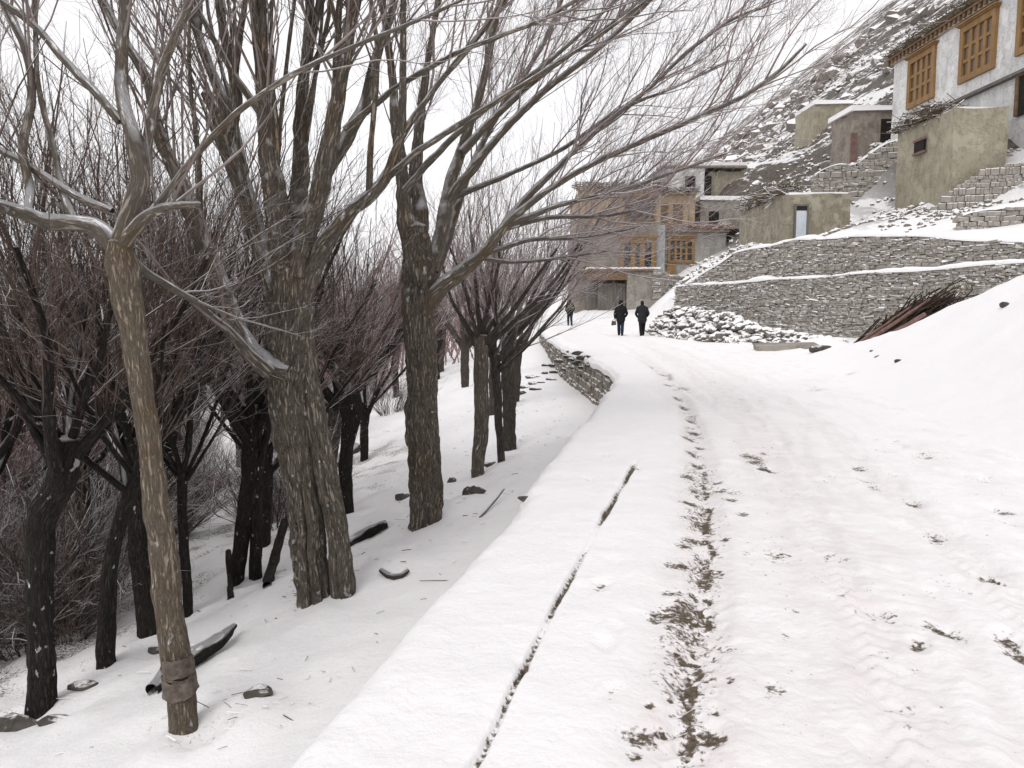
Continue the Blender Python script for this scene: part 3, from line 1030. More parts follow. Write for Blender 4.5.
def put_rocks(mb, pts, sizes, protos, squash=0.65):
    for i, (p, s) in enumerate(zip(pts, sizes)):
        V, Fc = protos[i % len(protos)]
        R1 = rotz(rng.uniform(0, 6.28))
        tx_ = rng.uniform(-0.5, 0.5)
        R2 = np.array([[1, 0, 0], [0, math.cos(tx_), -math.sin(tx_)], [0, math.sin(tx_), math.cos(tx_)]])
        sc = np.array([rng.uniform(0.75, 1.3), rng.uniform(0.75, 1.1), squash * rng.uniform(0.8, 1.2)]) * s
        mb.raw((V * sc) @ R2.T @ R1.T + np.asarray(p), None, Fc)


def stone_wall(mb, pt, length, z0f, z1f, size=(0.38, 0.15), thick=0.55, protrude=0.05, seed=0, dry=True):
    """dry-stone face: pt(s)->(xy, normal_out). z0f,z1f(s) floor and top height"""
    r_ = np.random.default_rng(seed)
    zmin = min(z0f(s) for s in np.linspace(0, length, 20))
    zmax = max(z1f(s) for s in np.linspace(0, length, 60))
    z = zmin
    while z < zmax:
        h = size[1] * (r_.uniform(0.55, 1.2) if r_.uniform() < 0.7 else r_.uniform(1.3, 2.0))
        s = -r_.uniform(0, size[0])
        while s < length:
            w = size[0] * (r_.uniform(0.35, 1.2) if r_.uniform() < 0.75 else r_.uniform(1.2, 2.3))
            sm = min(max(s + w / 2, 0), length)
            if z + h * 0.5 > z0f(sm) - 0.1 and z + h * 0.45 < z1f(sm):
                p, n = pt(sm)
                tvec = np.array([n[1], -n[0], 0])
                pr = r_.uniform(-protrude, protrude)
                hh = min(h, z1f(sm) - z + 0.02)
                c = np.array([p[0], p[1], z + hh / 2]) - np.array([n[0], n[1], 0]) * (thick / 2 - pr)
                V = []
                tilt = r_.normal(0, 0.04)
                for sz in (-1, 1):
                    for sx, sy in ((-1, -1), (1, -1), (1, 1), (-1, 1)):
                        q = c + tvec * sx * w * 0.485 + np.array([n[0], n[1], 0]) * (-sy) * thick / 2 + np.array([0, 0, 1]) * (sz * hh * 0.47 + sx * tilt * w)
                        q = q + r_.uniform(-1, 1, 3) * np.array([0.02, 0.02, 0.014]) * (size[0] / 0.38)
                        V.append(q)
                V = np.array(V)
                # bevel the outer face: pull it in and leave a chamfered ring
                out = V[[0, 1, 5, 4]]
                cc = out.mean(0)
                ring = cc + (out - cc) * np.array([0.86, 0.86, 0.80]) + np.array([n[0], n[1], 0]) * 0.028
                VV = np.concatenate([V, ring])
                Fq = np.array([[0, 3, 2, 1], [4, 5, 6, 7], [1, 2, 6, 5], [2, 3, 7, 6], [3, 0, 4, 7],
                               [0, 1, 9, 8], [1, 5, 10, 9], [5, 4, 11, 10], [4, 0, 8, 11], [8, 9, 10, 11]])
                mb.raw(VV, Fq)
            s += w
        z += h


def snow_cap(mb, pt, length, z1f, thick=0.55, h=0.12, over=0.04, step=0.25, seed=0):
    n = int(length / step) + 1
    prof = [(over, -0.03), (over + 0.02, 0.35 * h), (0.0, 0.85 * h), (-thick * 0.4, h), (-thick - 0.02, 0.8 * h), (-thick - 0.05, -0.05)]
    V = []
    for i in range(n):
        s = i * length / (n - 1)
        p, nn = pt(s)
        k = max(0.12, 0.75 + 1.1 * float(n2(s, seed * 7.0, 1.1, 4, seed)))
        for a, b_ in prof:
            V.append([p[0] + nn[0] * a * (0.6 + k * 0.5), p[1] + nn[1] * a * (0.6 + k * 0.5), z1f(s) + b_ * k])
    mb.raw(np.array(V), grid_faces(n, len(prof)))


# low retaining wall that carries the left edge of the road
ywall = np.linspace(0.6, 54, 400)
PW = np.stack([E(ywall), ywall], 1)
SW = np.concatenate([[0], np.cumsum(np.linalg.norm(np.diff(PW, axis=0), axis=1))])


def road_wall_pt(s):
    x = np.interp(s, SW, PW[:, 0])
    y = np.interp(s, SW, PW[:, 1])
    x2 = np.interp(s + 0.3, SW, PW[:, 0])
    y2_ = np.interp(s + 0.3, SW, PW[:, 1])
    t = np.array([x2 - x, y2_ - y])
    t /= np.linalg.norm(t) + 1e-9
    return np.array([x, y]) - np.array([-t[1], t[0]]) * 0.10, np.array([-t[1], t[0]])


wall_e = empty('retaining_wall', (float(E(20.0)), 20, -0.9), 'low curved dry stone wall holding up the left edge of the snowy road', 'wall', 'dry stone walls')


def local(o, parent):
    """keep world placement of geometry under a parent that has its own location"""
    o.parent = parent
    o.matrix_parent_inverse = Matrix.Translation(parent.location).inverted() if parent.rotation_euler.z == 0 else parent.matrix_basis.inverted()
    return o


mb = MB()
stone_wall(mb, road_wall_pt, SW[-1] - 0.4, lambda s: -1.5, lambda s: -0.14, (0.24, 0.13), 0.45, 0.05, 3)
local(mb.build('wall_stones', M['stone_clean']), wall_e)

# two-tier terrace wall
TW_LEN = 30.0


def tier_pt(off):
    def f(s):
        p = W0 + WD * s + WN * off
        return p, -WN
    return f


low_top = lambda s: 2.48 + 0.030 * s + 0.03 * math.sin(s * 1.3)
up_top = lambda s: float(np.interp(s, *UPS)) + 0.03 * math.sin(s * 2.1)
lw = empty('terrace_wall', (*(W0 + WD * 6 - WN), 0.2), 'lower tier of the long grey stone terrace wall, standing behind the rubble heap', 'wall', 'dry stone walls')
mb = MB()
stone_wall(mb, tier_pt(-1.0), TW_LEN, lambda s: -0.1, low_top, (0.24, 0.075), 0.8, 0.06, 5)
local(mb.build('wall_stones', M['stone']), lw)
mb = MB()
snow_cap(mb, tier_pt(-1.0), TW_LEN, low_top, 0.95, 0.17, 0.05, 0.25, 2)
local(mb.build('snow_cap', M['snow_clean'], smooth=True), lw)
uw = empty('terrace_wall', (*(W0 + WD * 8), 2.4), 'upper tier of the long grey stone terrace wall, below the small mud hut', 'wall', 'dry stone walls')
mb = MB()
stone_wall(mb, tier_pt(0.0), TW_LEN, lambda s: 2.2, up_top, (0.24, 0.075), 0.6, 0.06, 6)
local(mb.build('wall_stones', M['stone']), uw)
mb = MB()
snow_cap(mb, tier_pt(0.0), TW_LEN, up_top, 0.9, 0.20, 0.05, 0.25, 4)
local(mb.build('snow_cap', M['snow_clean'], smooth=True), uw)


def straight_wall(a, b, z0, z1, label, size, thick, seed, mat='stone', cap=True):
    a, b = np.array(a, float), np.array(b, float)
    L = float(np.linalg.norm(b - a))
    t = (b - a) / L
    n = np.array([t[1], -t[0]])
    pt = lambda s: (a + t * s, n)
    zz0 = z0 if callable(z0) else (lambda s: z0)
    zz1_ = z1 if callable(z1) else (lambda s: z1)
    zz1 = lambda s: zz1_(s) + 0.22 * float(n2(s, seed * 3.0, 0.9, 3, seed))
    e_ = empty('stone_wall', (*(a + b) / 2, zz0(L / 2)), label, 'wall', 'dry stone walls')
    m_ = MB()
    stone_wall(m_, pt, L, zz0, zz1, size, thick, 0.06, seed)
    local(m_.build('wall_stones', M[mat]), e_)
    if cap:
        m_ = MB()
        snow_cap(m_, pt, L, zz1, thick, 0.16, 0.04, 0.3, seed)
        local(m_.build('snow_cap', M['snow_clean'], smooth=True), e_)


# wall of big stones in front of the square mud house, low wall at the right, field wall by the stone shed
straight_wall((20.5, 39.7), (31.0, 36.6), 4.8, lambda s: float(np.interp(s, [0, 1.0, 2.2, 11], [6.3, 7.2, 8.1, 8.5])) + 0.10 * math.sin(s * 2), 'tall rough stone wall of upright boulders under the square mud house', (0.22, 0.20), 0.5, 8, cap=False)
straight_wall((18.4, 33.2), (27, 31.2), 3.6, lambda s: 5.35 + 0.03 * s, 'short grey stone wall at the right edge, above the terrace walls', (0.28, 0.13), 0.6, 9)
straight_wall((20.2, 54.5), (26.3, 53.0), 8.0, lambda s: 10.1 + 0.40 * s + 0.3 * math.sin(s * 1.7), 'heaped stone field wall between the stone shed and the square mud house', (0.34, 0.22), 0.8, 10)

# rubble heap at the foot of the terrace wall
mb = MB()
pts, sz = [], []
r3 = np.random.default_rng(9)
ctr = []
for i in range(1150):
    s = r3.uniform(0, 1)
    yy = 44 - 16.0 * s ** 0.9 + r3.normal(0, 0.4)
    xc = np.interp(yy, [28, 31, 34, 38, 42, 44], [11.2, 9.6, 8.8, 8.4, 8.0, 8.0])
    half = np.interp(yy, [28, 31, 33, 40, 44], [0.9, 0.8, 1.0, 1.15, 0.5])
    off = r3.uniform(-1, 1)
    hmax = np.interp(yy, [28, 31, 33, 40, 44], [0.35, 0.6, 1.15, 1.5, 0.7]) * (1 - abs(off) ** 1.5)
    x_ = xc + off * half
    z_ = 0.02 + hmax * math.sqrt(r3.uniform(0, 1))
    pts.append((x_, yy, z_ + float(height(x_, yy, False)) * 0.3))
    sz.append(r3.uniform(0.12, 0.30))
put_rocks(mb, pts, sz, ROCKS)
tag(mb.build('rubble', M['rock']), 'heap of snow dusted rubble stones piled at the foot of the terrace wall', 'rubble', None, 'stuff')

# loose stones over the hillside and on the terraces
mb = MB()
pts, sz = [], []
r4 = np.random.default_rng(14)
while len(pts) < 6000:
    y_ = 42 + 150 * r4.uniform(0, 1) ** 1.4
    x_ = float(x0(y_)) + r4.uniform(1.0, 60) ** 1.0
    if vnoise(np.array([[x_ * 0.35, y_ * 0.12, 0]]), 90)[0] + r4.normal(0, 0.35) < 0.0:
        continue
    pts.append((x_, y_, float(height(x_, y_)) + 0.02))
    sz.append(r4.uniform(0.10, 0.26) * (0.7 + y_ / 110) * (1.8 if r4.uniform() < 0.06 else 1))
for k in range(2200):    # rubble on the terraces round the huts
    y_ = r4.uniform(36, 57)
    x_ = float(x0(y_)) + r4.uniform(1.5, 12.5)
    if vnoise(np.array([[x_ * 0.6, y_ * 0.25, 5]]), 91)[0] + r4.normal(0, 0.25) < 0.0 or (14.6 < x_ < 18.6 and y_ > 43.5) or (x_ > 21.2 and y_ > 39.8):
        continue
    pts.append((x_, y_, float(height(x_, y_)) + 0.02))
    sz.append(r4.uniform(0.08, 0.26))
for k in range(160):    # outcrops along the ridge
    y_ = r4.uniform(95, 230)
    x_ = float(x0(y_)) + r4.uniform(30, 75)
    pts.append((x_, y_, float(height(x_, y_)) + 0.1))
    sz.append(r4.uniform(0.8, 2.6))
put_rocks(mb, pts, sz, ROCKS_LO)
tag(mb.build('hillside_stones', M['rock']), 'loose stones scattered over the snowy hillside between the houses', 'stones', None, 'stuff')


def rock_thing(u, v, size, label, seed, sq=0.55, group=None, mat='rock_dark', sink=0.25):
    p = hit(u, v)
    m_ = MB()
    V, Fc = rock_shape(seed)
    sc = np.array([rng.uniform(0.9, 1.5), rng.uniform(0.7, 1.0), sq]) * size
    m_.raw((V * sc) @ rotz(rng.uniform(-0.5, 0.5)).T, None, Fc)
    o = m_.build('rock', M[mat], smooth=False)
    o.location = (p[0], p[1], p[2] + size * sq * (1 - 2 * sink) * 0.5)
    return tag(o, label, 'rock', group)


for i, (u, v, s, lab) in enumerate([
        (474, 493, .17, 'dark snow capped rock between the two smaller tree trunks, on the slope'),
        (452, 482, .13, 'dark small rock just right of the middle forked tree'),
        (527, 500, .07, 'tiny dark stone beside the thin twigs, close to the road edge'),
        (490, 466, .14, 'dark flat stone at the foot of the slender grey tree'),
        (403, 498, .15, 'dark stone just left of the middle forked tree foot'),
        (262, 694, .10, 'small dark chip of stone below the big split tree'),
        (20, 730, .20, 'large dark boulder in the bottom left corner'),
        (57, 722, .13, 'rounded dark boulder at the foot of the leftmost black trunk'),
        (82, 688, .10, 'dark stone right of the leftmost black trunk'),
        (156, 652, .12, 'small dark rock beside the log behind the slim leaning tree'),
        (900, 362, .10, 'single dark stone alone on the white bank'),
        (880, 357, .09, 'upper of the two dark stones close together on the bank'),
        (873, 352, .085, 'dark stone on the bank just below the leaning poles'),
        (1006, 306, .13, 'dark flat stone near the top of the white bank'),
        (760, 344, .25, 'snowy rock at the end of the rubble heap'),
        (822, 351, .28, 'dark angular rock beside the concrete slab')]):
    rock_thing(u, v, s, lab, 300 + i)
ROW = [(545, 374), (553, 366), (560, 362), (566, 357), (572, 360), (551, 380), (541, 383), (535, 390), (578, 354), (583, 359), (590, 357), (564, 370), (572, 368),
       (530, 378), (525, 388), (588, 366), (556, 373), (577, 364), (520, 394), (546, 366), (581, 368), (569, 352), (532, 384), (538, 377)]
for i, (u, v) in enumerate(ROW):
    rock_thing(u, v, random.uniform(.10, .24), 'dark loose stone fallen below the curved road wall, among the scattered stones there', 340 + i % 9, 0.5, 'stones fallen below the road wall')


# ------------------------------------------------------------------ buildings
def mud_wall_box(x0_, x1_, y0_, y1_, z0_, z1_, res=0.35, amp=0.045, seed=0, lean=0.0, topamp=0.10):
    amp, topamp = amp * 1.5, topamp * 1.4
    """hand-plastered block: gridded sides with uneven faces and top edge"""
    m_ = MB()
    per = [(x0_, y0_), (x1_, y0_), (x1_, y1_), (x0_, y1_)]
    pts = []
    for i in range(4):
        a, b = np.array(per[i]), np.array(per[(i + 1) % 4])
        n = max(2, int(np.linalg.norm(b - a) / res))
        pts += [a + (b - a) * k / n for k in range(n)]
    pts = np.array(pts)
    nz = max(3, int((z1_ - z0_) / res))
    zz = np.linspace(z0_, z1_, nz)
    c = np.array([(x0_ + x1_) / 2, (y0_ + y1_) / 2])
    V = []
    for k, z in enumerate(zz):
        t = (z - z0_) / (z1_ - z0_)
        q = c + (pts - c) * (1 - lean * t)
        dsp = fbm(np.stack([pts[:, 0] * 0.9, pts[:, 1] * 0.9, np.full(len(pts), z * 0.9)], -1), 3, seed) * amp
        dirn = unit(pts - c)
        q = q + dirn * dsp[:, None]
        zt = z + (fbm(np.stack([pts[:, 0] * 0.7, pts[:, 1] * 0.7, np.zeros(len(pts))], -1), 3, seed + 3) * topamp if k == nz - 1 else 0)
        V.append(np.concatenate([q, np.broadcast_to(np.atleast_1d(zt), (len(pts),))[:, None]], 1))
    V = np.concatenate(V)
    n = len(pts)
    i = np.arange(nz - 1)[:, None] * n
    j = np.arange(n)[None]
    f = np.stack([i + j, i + (j + 1) % n, i + n + (j + 1) % n, i + n + j], -1).reshape(-1, 4)
    top = np.arange(n) + (nz - 1) * n
    ctr = len(V)
    V = np.concatenate([V, [[c[0], c[1], z1_ - 0.05]]])
    f3 = np.stack([top, np.roll(top, -1), np.full(n, ctr)], -1)
    m_.raw(V, f, f3)
    return m_


def part(m_, name, mat, parent, smooth=False, label=None):
    o = local(m_.build(name, M[mat], smooth=smooth), parent)
    if label:
        o['label'] = label
    return o


def child(o, p):
    """sub-part: same world placement under a part"""
    o.parent = p
    o.matrix_parent_inverse = p.matrix_world.inverted() if False else (p.matrix_parent_inverse.inverted() @ Matrix.Translation(-Vector(p.parent.location)) if False else Matrix.Identity(4))
    return o


def window(parent, face, fixed, a0, a1, z0_, z1_, cols, rows, mat='wood_orange', bars=0.05, fr=0.16, cornice=0.25, glass_mat='glass', depth=0.10, transom=None):
    """face '-x' or '-y': window on the plane x=fixed or y=fixed; a along the other axis"""
    def bx(m_, a_, b_, z_, w_, d0, d1):
        if face == '-y':
            m_.box(a_, b_, fixed - d1, fixed - d0, z_, w_)
        else:
            m_.box(fixed - d1, fixed - d0, a_, b_, z_, w_)
    f = MB()
    bx(f, a0, a0 + fr, z0_, z1_, -0.03, depth)
    bx(f, a1 - fr, a1, z0_, z1_, -0.03, depth)
    bx(f, a0 + fr, a1 - fr, z0_, z0_ + fr, -0.03, depth)
    bx(f, a0 + fr, a1 - fr, z1_ - fr, z1_, -0.03, depth)
    ia0, ia1, iz0, iz1 = a0 + fr, a1 - fr, z0_ + fr, z1_ - fr
    for c in range(1, cols):
        x = ia0 + (ia1 - ia0) * c / cols
        bx(f, x - bars, x + bars, iz0, iz1, -0.02, depth * 0.6)
    for r in range(1, rows):
        z = iz0 + (iz1 - iz0) * r / rows
        bx(f, ia0, ia1, z - bars * 0.7, z + bars * 0.7, -0.02, depth * 0.5)
    if cornice:
        bx(f, a0 - 0.12, a1 + 0.12, z1_ + 0.003, z1_ + cornice * 0.5, -0.03, depth + 0.10)
        bx(f, a0 - 0.2, a1 + 0.2, z1_ + cornice * 0.5 + 0.003, z1_ + cornice, -0.03, depth + 0.2)
    o = part(f, 'window', mat, parent)
    g = MB()
    bx(g, ia0, ia1, iz0, iz1, -0.04, 0.012)
    go = g.build('pane', M[glass_mat])
    go.parent = o
    go.matrix_parent_inverse = Matrix.Identity(4)
    return o


def brush_roof(x0_, x1_, y0_, y1_, z, n=400, L=(0.6, 1.3), h=0.35, seed=0, along='edge'):
    """bundles of dry twigs stacked along a roof edge"""
    r_ = np.random.default_rng(seed)
    m_ = MB()
    o = np.stack([r_.uniform(x0_, x1_, n), r_.uniform(y0_, y1_, n), z + r_.uniform(0, 1, n) ** 1.5 * h], -1)
    d = unit(np.stack([r_.normal(0, 1, n), r_.normal(0, 1, n), r_.normal(0.1, 0.22, n)], -1))
    Ls = r_.uniform(*L, n)
    P = o[:, None] + d[:, None] * (np.linspace(-0.5, 0.5, 3)[None, :, None] * Ls[:, None, None])
    tubes(m_, P, np.full((n, 3), 0.018) * r_.uniform(0.6, 1.6, (n, 1)), 3)
    return m_


# --- white house high on the slope (facade faces the road)
wh = empty('white_house', (30, 45, 11.5), 'large whitewashed house with orange wooden windows at the top right', 'house')
XF = 25.5
part(mud_wall_box(XF, 36, 36, 55.2, 9.0, 17.45, 0.6, 0.05, 1, topamp=0.02), 'wall', 'whitewash', wh)
m_ = MB()
m_.box(XF - 0.20, 36.2, 35.8, 55.4, 17.453, 17.75)
rf = part(m_, 'roof', 'lintel', wh)
m_ = MB()
m_.box(XF - 0.36, 36.3, 35.6, 55.6, 17.753, 17.88, 0.0)
for k in range(40):   # round joist ends
    y_ = 35.8 + k * 0.5
    m_.box(XF - 0.34, XF - 0.05, y_, y_ + 0.2, 17.50, 17.72)
o = m_.build('roof_beam', M['wood_brown'])
o.parent = rf
m_ = MB()
m_.box(XF - 0.30, 36.25, 35.65, 55.55, 17.953, 18.35, 0.02)
tubes(m_, *(lambda nn: (np.stack([np.stack([np.full(nn, XF - 0.5) + rng.uniform(0, .1, nn), rng.uniform(35.6, 55.4, nn), rng.uniform(17.98, 18.4, nn)], -1),
                                  np.stack([np.full(nn, XF + 0.2), rng.uniform(35.6, 55.4, nn), rng.uniform(17.98, 18.4, nn)], -1)], 1) * np.array([1, 1, 1]), np.full((nn, 2), 0.03)))(1))
o = m_.build('brush_layer', M['brush'])
o.parent = rf
m_ = brush_roof(XF - 0.45, XF + 0.3, 35.7, 55.5, 17.97, 900, (0.5, 1.0), 0.55, 5)
o = m_.build('twig_edge', M['brush'])
o.parent = rf
m_ = MB()
m_.box(XF - 0.1, 36, 35.8, 55.3, 18.353, 18.55)
o = m_.build('roof_snow', M['snow_clean'])
o.parent = rf
for (a0, a1) in ((49.7, 53.0), (43.6, 47.0), (38.6, 41.8)):
    window(wh, '-x', XF - 0.03, a0, a1, 14.0, 17.1, 4, 3, bars=0.13, fr=0.34, cornice=0.16, depth=0.14, glass_mat='glass_brown')
# lower openings and ledge
m_ = MB()
m_.box(XF - 0.34, XF - 0.02, 36, 50, 13.0, 13.16)
part(m_, 'ledge', 'wood_grey', wh)
m_ = MB()
m_.box(XF - 0.13, XF - 0.005, 39.4, 41.3, 11.0, 12.9)
dw = part(m_, 'doorway', 'dark', wh)
m_ = MB()
m_.box(XF - 0.2, XF - 0.01, 41.303, 41.55, 11.0, 13.0)
m_.box(XF - 0.2, XF - 0.01, 39.15, 39.397, 11.0, 13.0)
m_.box(XF - 0.19, XF - 0.012, 39.2, 41.5, 12.903, 13.05)
o = m_.build('door_frame', M['wood_brown'])
o.parent = dw

# --- square greenish mud house
mh = empty('mud_house', (24, 43, 6.5), 'square greenish mud house with one tiny dark window and brush on its roof edge', 'house')
part(mud_wall_box(21.5, 24.15, 40.0, 45.7, 4.8, 11.1, 0.4, 0.05, 11, topamp=0.12), 'wall', 'mud_green', mh)
m_ = MB()
m_.box(21.36, 21.47, 42.55, 43.55, 9.55, 10.10)
wn = part(m_, 'window', 'dark', mh)
for nm, za, zb in (('lintel', 10.103, 10.22), ('sill', 9.43, 9.547)):
    m_ = MB()
    m_.box(21.32, 21.46, 42.45, 43.65, za, zb)
    o = m_.build(nm, M['wood_red'])
    o.parent = wn
part(brush_roof(21.3, 22.5, 41.4, 45.9, 11.05, 700, (0.6, 1.5), 0.75, 6), 'brush_stack', 'brush', mh)
m_ = MB()
m_.box(21.7, 24.0, 40.2, 45.5, 11.0, 11.17, 0.02)
part(m_, 'roof_snow', 'snow_clean', mh)

# --- small mud hut above the terrace wall
sh = empty('mud_hut', (16.5, 48, 4.9), 'small low mud hut with a pale blue door standing on the terrace wall', 'hut')
part(mud_wall_box(14.85, 18.3, 44.0, 53.0, 3.6, 7.5, 0.35, 0.05, 15, topamp=0.09), 'wall', 'mud_hut', sh)
m_ = MB()
m_.box(15.28, 15.95, 43.82, 43.965, 6.62, 6.93)
part(m_, 'lintel', 'dark', sh)
m_ = MB()
m_.box(15.33, 15.90, 43.85, 43.96, 4.9, 6.617)
for k in range(1, 4):
    m_.box(15.33 + k * 0.1425 - 0.006, 15.33 + k * 0.1425 + 0.006, 43.835, 43.849, 4.95, 6.6)
dr = part(m_, 'door', 'pale_door', sh)
m_ = MB()
m_.box(15.24, 15.327, 43.8, 43.97, 4.9, 6.9)
m_.box(15.903, 15.99, 43.8, 43.97, 4.9, 6.9)
m_.box(15.3, 15.95, 43.79, 43.965, 6.85, 6.95)
o = m_.build('door_frame', M['wood_grey'])
o.parent = dr
part(brush_roof(14.7, 15.9, 44.6, 52.5, 7.5, 900, (0.6, 1.6), 0.8, 8), 'brush_stack', 'brush', sh)
m_ = MB()
m_.box(15.0, 18.2, 44.15, 52.9, 7.47, 7.62, 0.02)
part(m_, 'roof_snow', 'snow_clean', sh)

# --- village house at the end of the road
vh = empty('village_house', (12, 73, 1.5), 'tall grey and tan village house with lattice windows at the end of the road', 'house')
part(mud_wall_box(5.5, 12.35, 69.0, 80, 0.2, 8.3, 0.6, 0.04, 21, topamp=0.03), 'wall', 'mud_brown', vh)
part(mud_wall_box(5.7, 12.7, 69.4, 80, 8.303, 11.2, 0.6, 0.04, 22, topamp=0.05), 'upper_wall', 'mud_tan', vh)
part(mud_wall_box(13.1, 18.5, 70.0, 79, 1.2, 7.75, 0.6, 0.04, 23, topamp=0.03), 'side_wall', 'plaster_grey', vh)
m_ = MB()
m_.box(12.36, 13.08, 69.25, 79.5, 0.5, 8.3)
part(m_, 'pillar', 'plaster_blue', vh)
m_ = MB()
m_.box(13.0, 18.7, 69.75, 79.2, 7.78, 7.93)
c_ = part(m_, 'cornice', 'lintel', vh)
m_ = brush_roof(13.2, 18.8, 69.45, 70.3, 7.95, 500, (0.5, 1.2), 0.45, 31)
o = m_.build('twig_edge', M['red_band'])
o.parent = c_
m_ = MB()
m_.box(13.3, 18.6, 69.9, 79, 7.953, 8.2, 0.02)
o = m_.build('roof_snow', M['snow_clean'])
o.parent = c_
part(mud_wall_box(18.55, 20.1, 70.6, 76, 2.5, 8.4, 0.5, 0.05, 27, topamp=0.06), 'annex_wall', 'concrete', vh)
m_ = MB()
m_.box(18.7, 19.7, 70.42, 70.53, 6.6, 8.1)
part(m_, 'doorway', 'dark', vh)
# loggia block behind
part(mud_wall_box(10.2, 16.9, 75.0, 82, 7.6, 11.6, 0.6, 0.04, 24, topamp=0.05), 'loggia_wall', 'mud_tan', vh)
for x_ in (12.9, 14.35, 15.7):
    m_ = MB()
    m_.box(x_, x_ + 0.45, 74.72, 74.96, 8.3, 11.0)
    part(m_, 'loggia_post', 'mud_tan', vh)
for x_ in (13.4, 14.85):
    m_ = MB()
    m_.box(x_, x_ + 0.8, 74.86, 74.955, 8.5, 10.7)
    part(m_, 'shutter', 'wood_brown', vh)
m_ = MB()
m_.box(5.5, 12.8, 69.15, 69.6, 11.22, 11.38, 0.01)
part(m_, 'parapet', 'mud_tan', vh)
m_ = MB()
m_.box(10.1, 17.0, 74.8, 81, 11.62, 11.8, 0.02)
rr_ = part(m_, 'roof', 'mud_tan', vh)
m_ = brush_roof(5.3, 12.8, 68.8, 70.0, 11.4, 500, (0.6, 1.2), 0.5, 32)
o = m_.build('twig_edge', M['brush'])
o.parent = rr_
m_ = brush_roof(12.6, 17.3, 74.4, 75.6, 11.85, 350, (0.6, 1.2), 0.45, 33)
o = m_.build('twig_edge', M['brush'])
o.parent = rr_
window(vh, '-y', 69.97, 13.45, 15.75, 5.15, 7.25, 4, 3, bars=0.09, fr=0.22, cornice=0.3, depth=0.15)
m_ = MB()
m_.box(13.4, 14.1, 69.80, 69.98, 3.5, 5.1)
part(m_, 'side_door', 'wood_orange', vh)
window(vh, '-y', 68.95, 9.2, 12.2, 4.3, 7.1, 3, 1, bars=0.22, fr=0.34, cornice=0.3, depth=0.16, glass_mat='glass')
window(vh, '-y', 69.35, 9.6, 12.2, 8.7, 10.5, 3, 1, mat='wood_brown', bars=0.12, fr=0.2, cornice=0.2, depth=0.14)

# --- garage-like shed in front of it
gs = empty('shed', (9, 66, 0.8), 'low concrete shed with a dark plank gate in front of the village house', 'shed')
part(mud_wall_box(9.15, 11.6, 64.0, 68.3, 0.0, 4.15, 0.5, 0.03, 41, topamp=0.04), 'wall', 'concrete', gs)
m_ = MB()
m_.box(6.2, 9.1, 65.4, 68.3, 0.2, 3.9)
part(m_, 'back_wall', 'wood_grey', gs)
m_ = MB()
for k in range(9):
    m_.box(6.9 + k * 0.245, 6.9 + k * 0.245 + 0.225, 64.55 + 0.02 * (k % 2), 64.62 + 0.02 * (k % 2), 0.4, 3.25)
part(m_, 'gate', 'wood_grey', gs)
m_ = MB()
m_.box(5.9, 11.8, 63.8, 68.6, 4.153, 4.35)
m_.box(5.9, 9.12, 63.9, 64.5, 3.5, 4.15)
rg = part(m_, 'roof', 'wood_brown', gs)
m_ = MB()
m_.box(5.95, 11.75, 63.85, 68.5, 4.353, 4.5, 0.02)
o = m_.build('roof_snow', M['snow_clean'])
o.parent = rg

# --- stone stack wall beside the shed
straight_wall((11.7, 63.2), (14.2, 66.5), 0.8, lambda s: 4.2 - 0.1 * s, 'stacked grey stone wall right beside the concrete shed', (0.5, 0.22), 0.6, 43, cap=False)

# --- whitewashed back house
bh = empty('back_house', (22, 98, 14), 'small whitewashed house with a dark window high behind the village house', 'house')
part(mud_wall_box(17.6, 22.4, 95, 101, 11, 17.3, 0.7, 0.05, 51, topamp=0.05), 'wall', 'whitewash', bh)
part(mud_wall_box(23.0, 27.2, 95.6, 101, 11, 17.0, 0.7, 0.05, 52, topamp=0.08), 'annex_wall', 'mud_green', bh)
m_ = MB()
m_.box(20.1, 21.3, 94.85, 94.97, 14.7, 16.4)
part(m_, 'window', 'dark', bh)
m_ = MB()
m_.box(22.4, 23.2, 94.9, 95.5, 13.2, 16.4)
part(m_, 'doorway', 'dark', bh)
m_ = MB()
m_.box(17.4, 27.3, 94.8, 101.3, 17.36, 17.6, 0.03)
rb = part(m_, 'roof', 'mud_brown', bh)
m_ = MB()
m_.box(17.5, 27.2, 94.85, 101.2, 17.603, 17.95, 0.03)
o = m_.build('roof_snow', M['snow_clean'])
o.parent = rb

# --- grey terrace block between the two huts
gb = empty('stable', (19.8, 78, 8), 'low grey snow roofed stable between the village house and the small mud hut', 'stable')
part(mud_wall_box(17.6, 22.2, 76.0, 81, 6.0, 11.2, 0.4, 0.06, 55, topamp=0.12), 'wall', 'concrete', gb)
m_ = MB()
m_.box(17.5, 22.4, 75.8, 81.1, 11.22, 11.6, 0.04)
part(m_, 'roof_snow', 'snow_clean', gb)
m_ = MB()
m_.box(18.4, 19.3, 75.82, 75.95, 8.0, 10.2)
part(m_, 'doorway', 'dark', gb)

# --- stone shed with red post by the white house
ss = empty('stone_shed', (26.5, 62, 12), 'grey stone shed with a red door post left of the white house', 'shed')
part(mud_wall_box(24.9, 28.6, 60, 64, 9.5, 15.6, 0.4, 0.10, 61, topamp=0.2), 'wall', 'mud_brown', ss)
m_ = MB()
m_.box(24.72, 25.15, 59.75, 59.95, 11.4, 14.0)
part(m_, 'door_post', 'wood_red', ss)
m_ = MB()
m_.box(26.9, 28.4, 59.8, 59.93, 12.0, 15.0)
part(m_, 'doorway', 'dark', ss)
m_ = MB()
m_.box(24.7, 28.8, 59.8, 64.2, 15.63, 15.95, 0.05)
part(m_, 'roof_snow', 'snow_clean', ss)

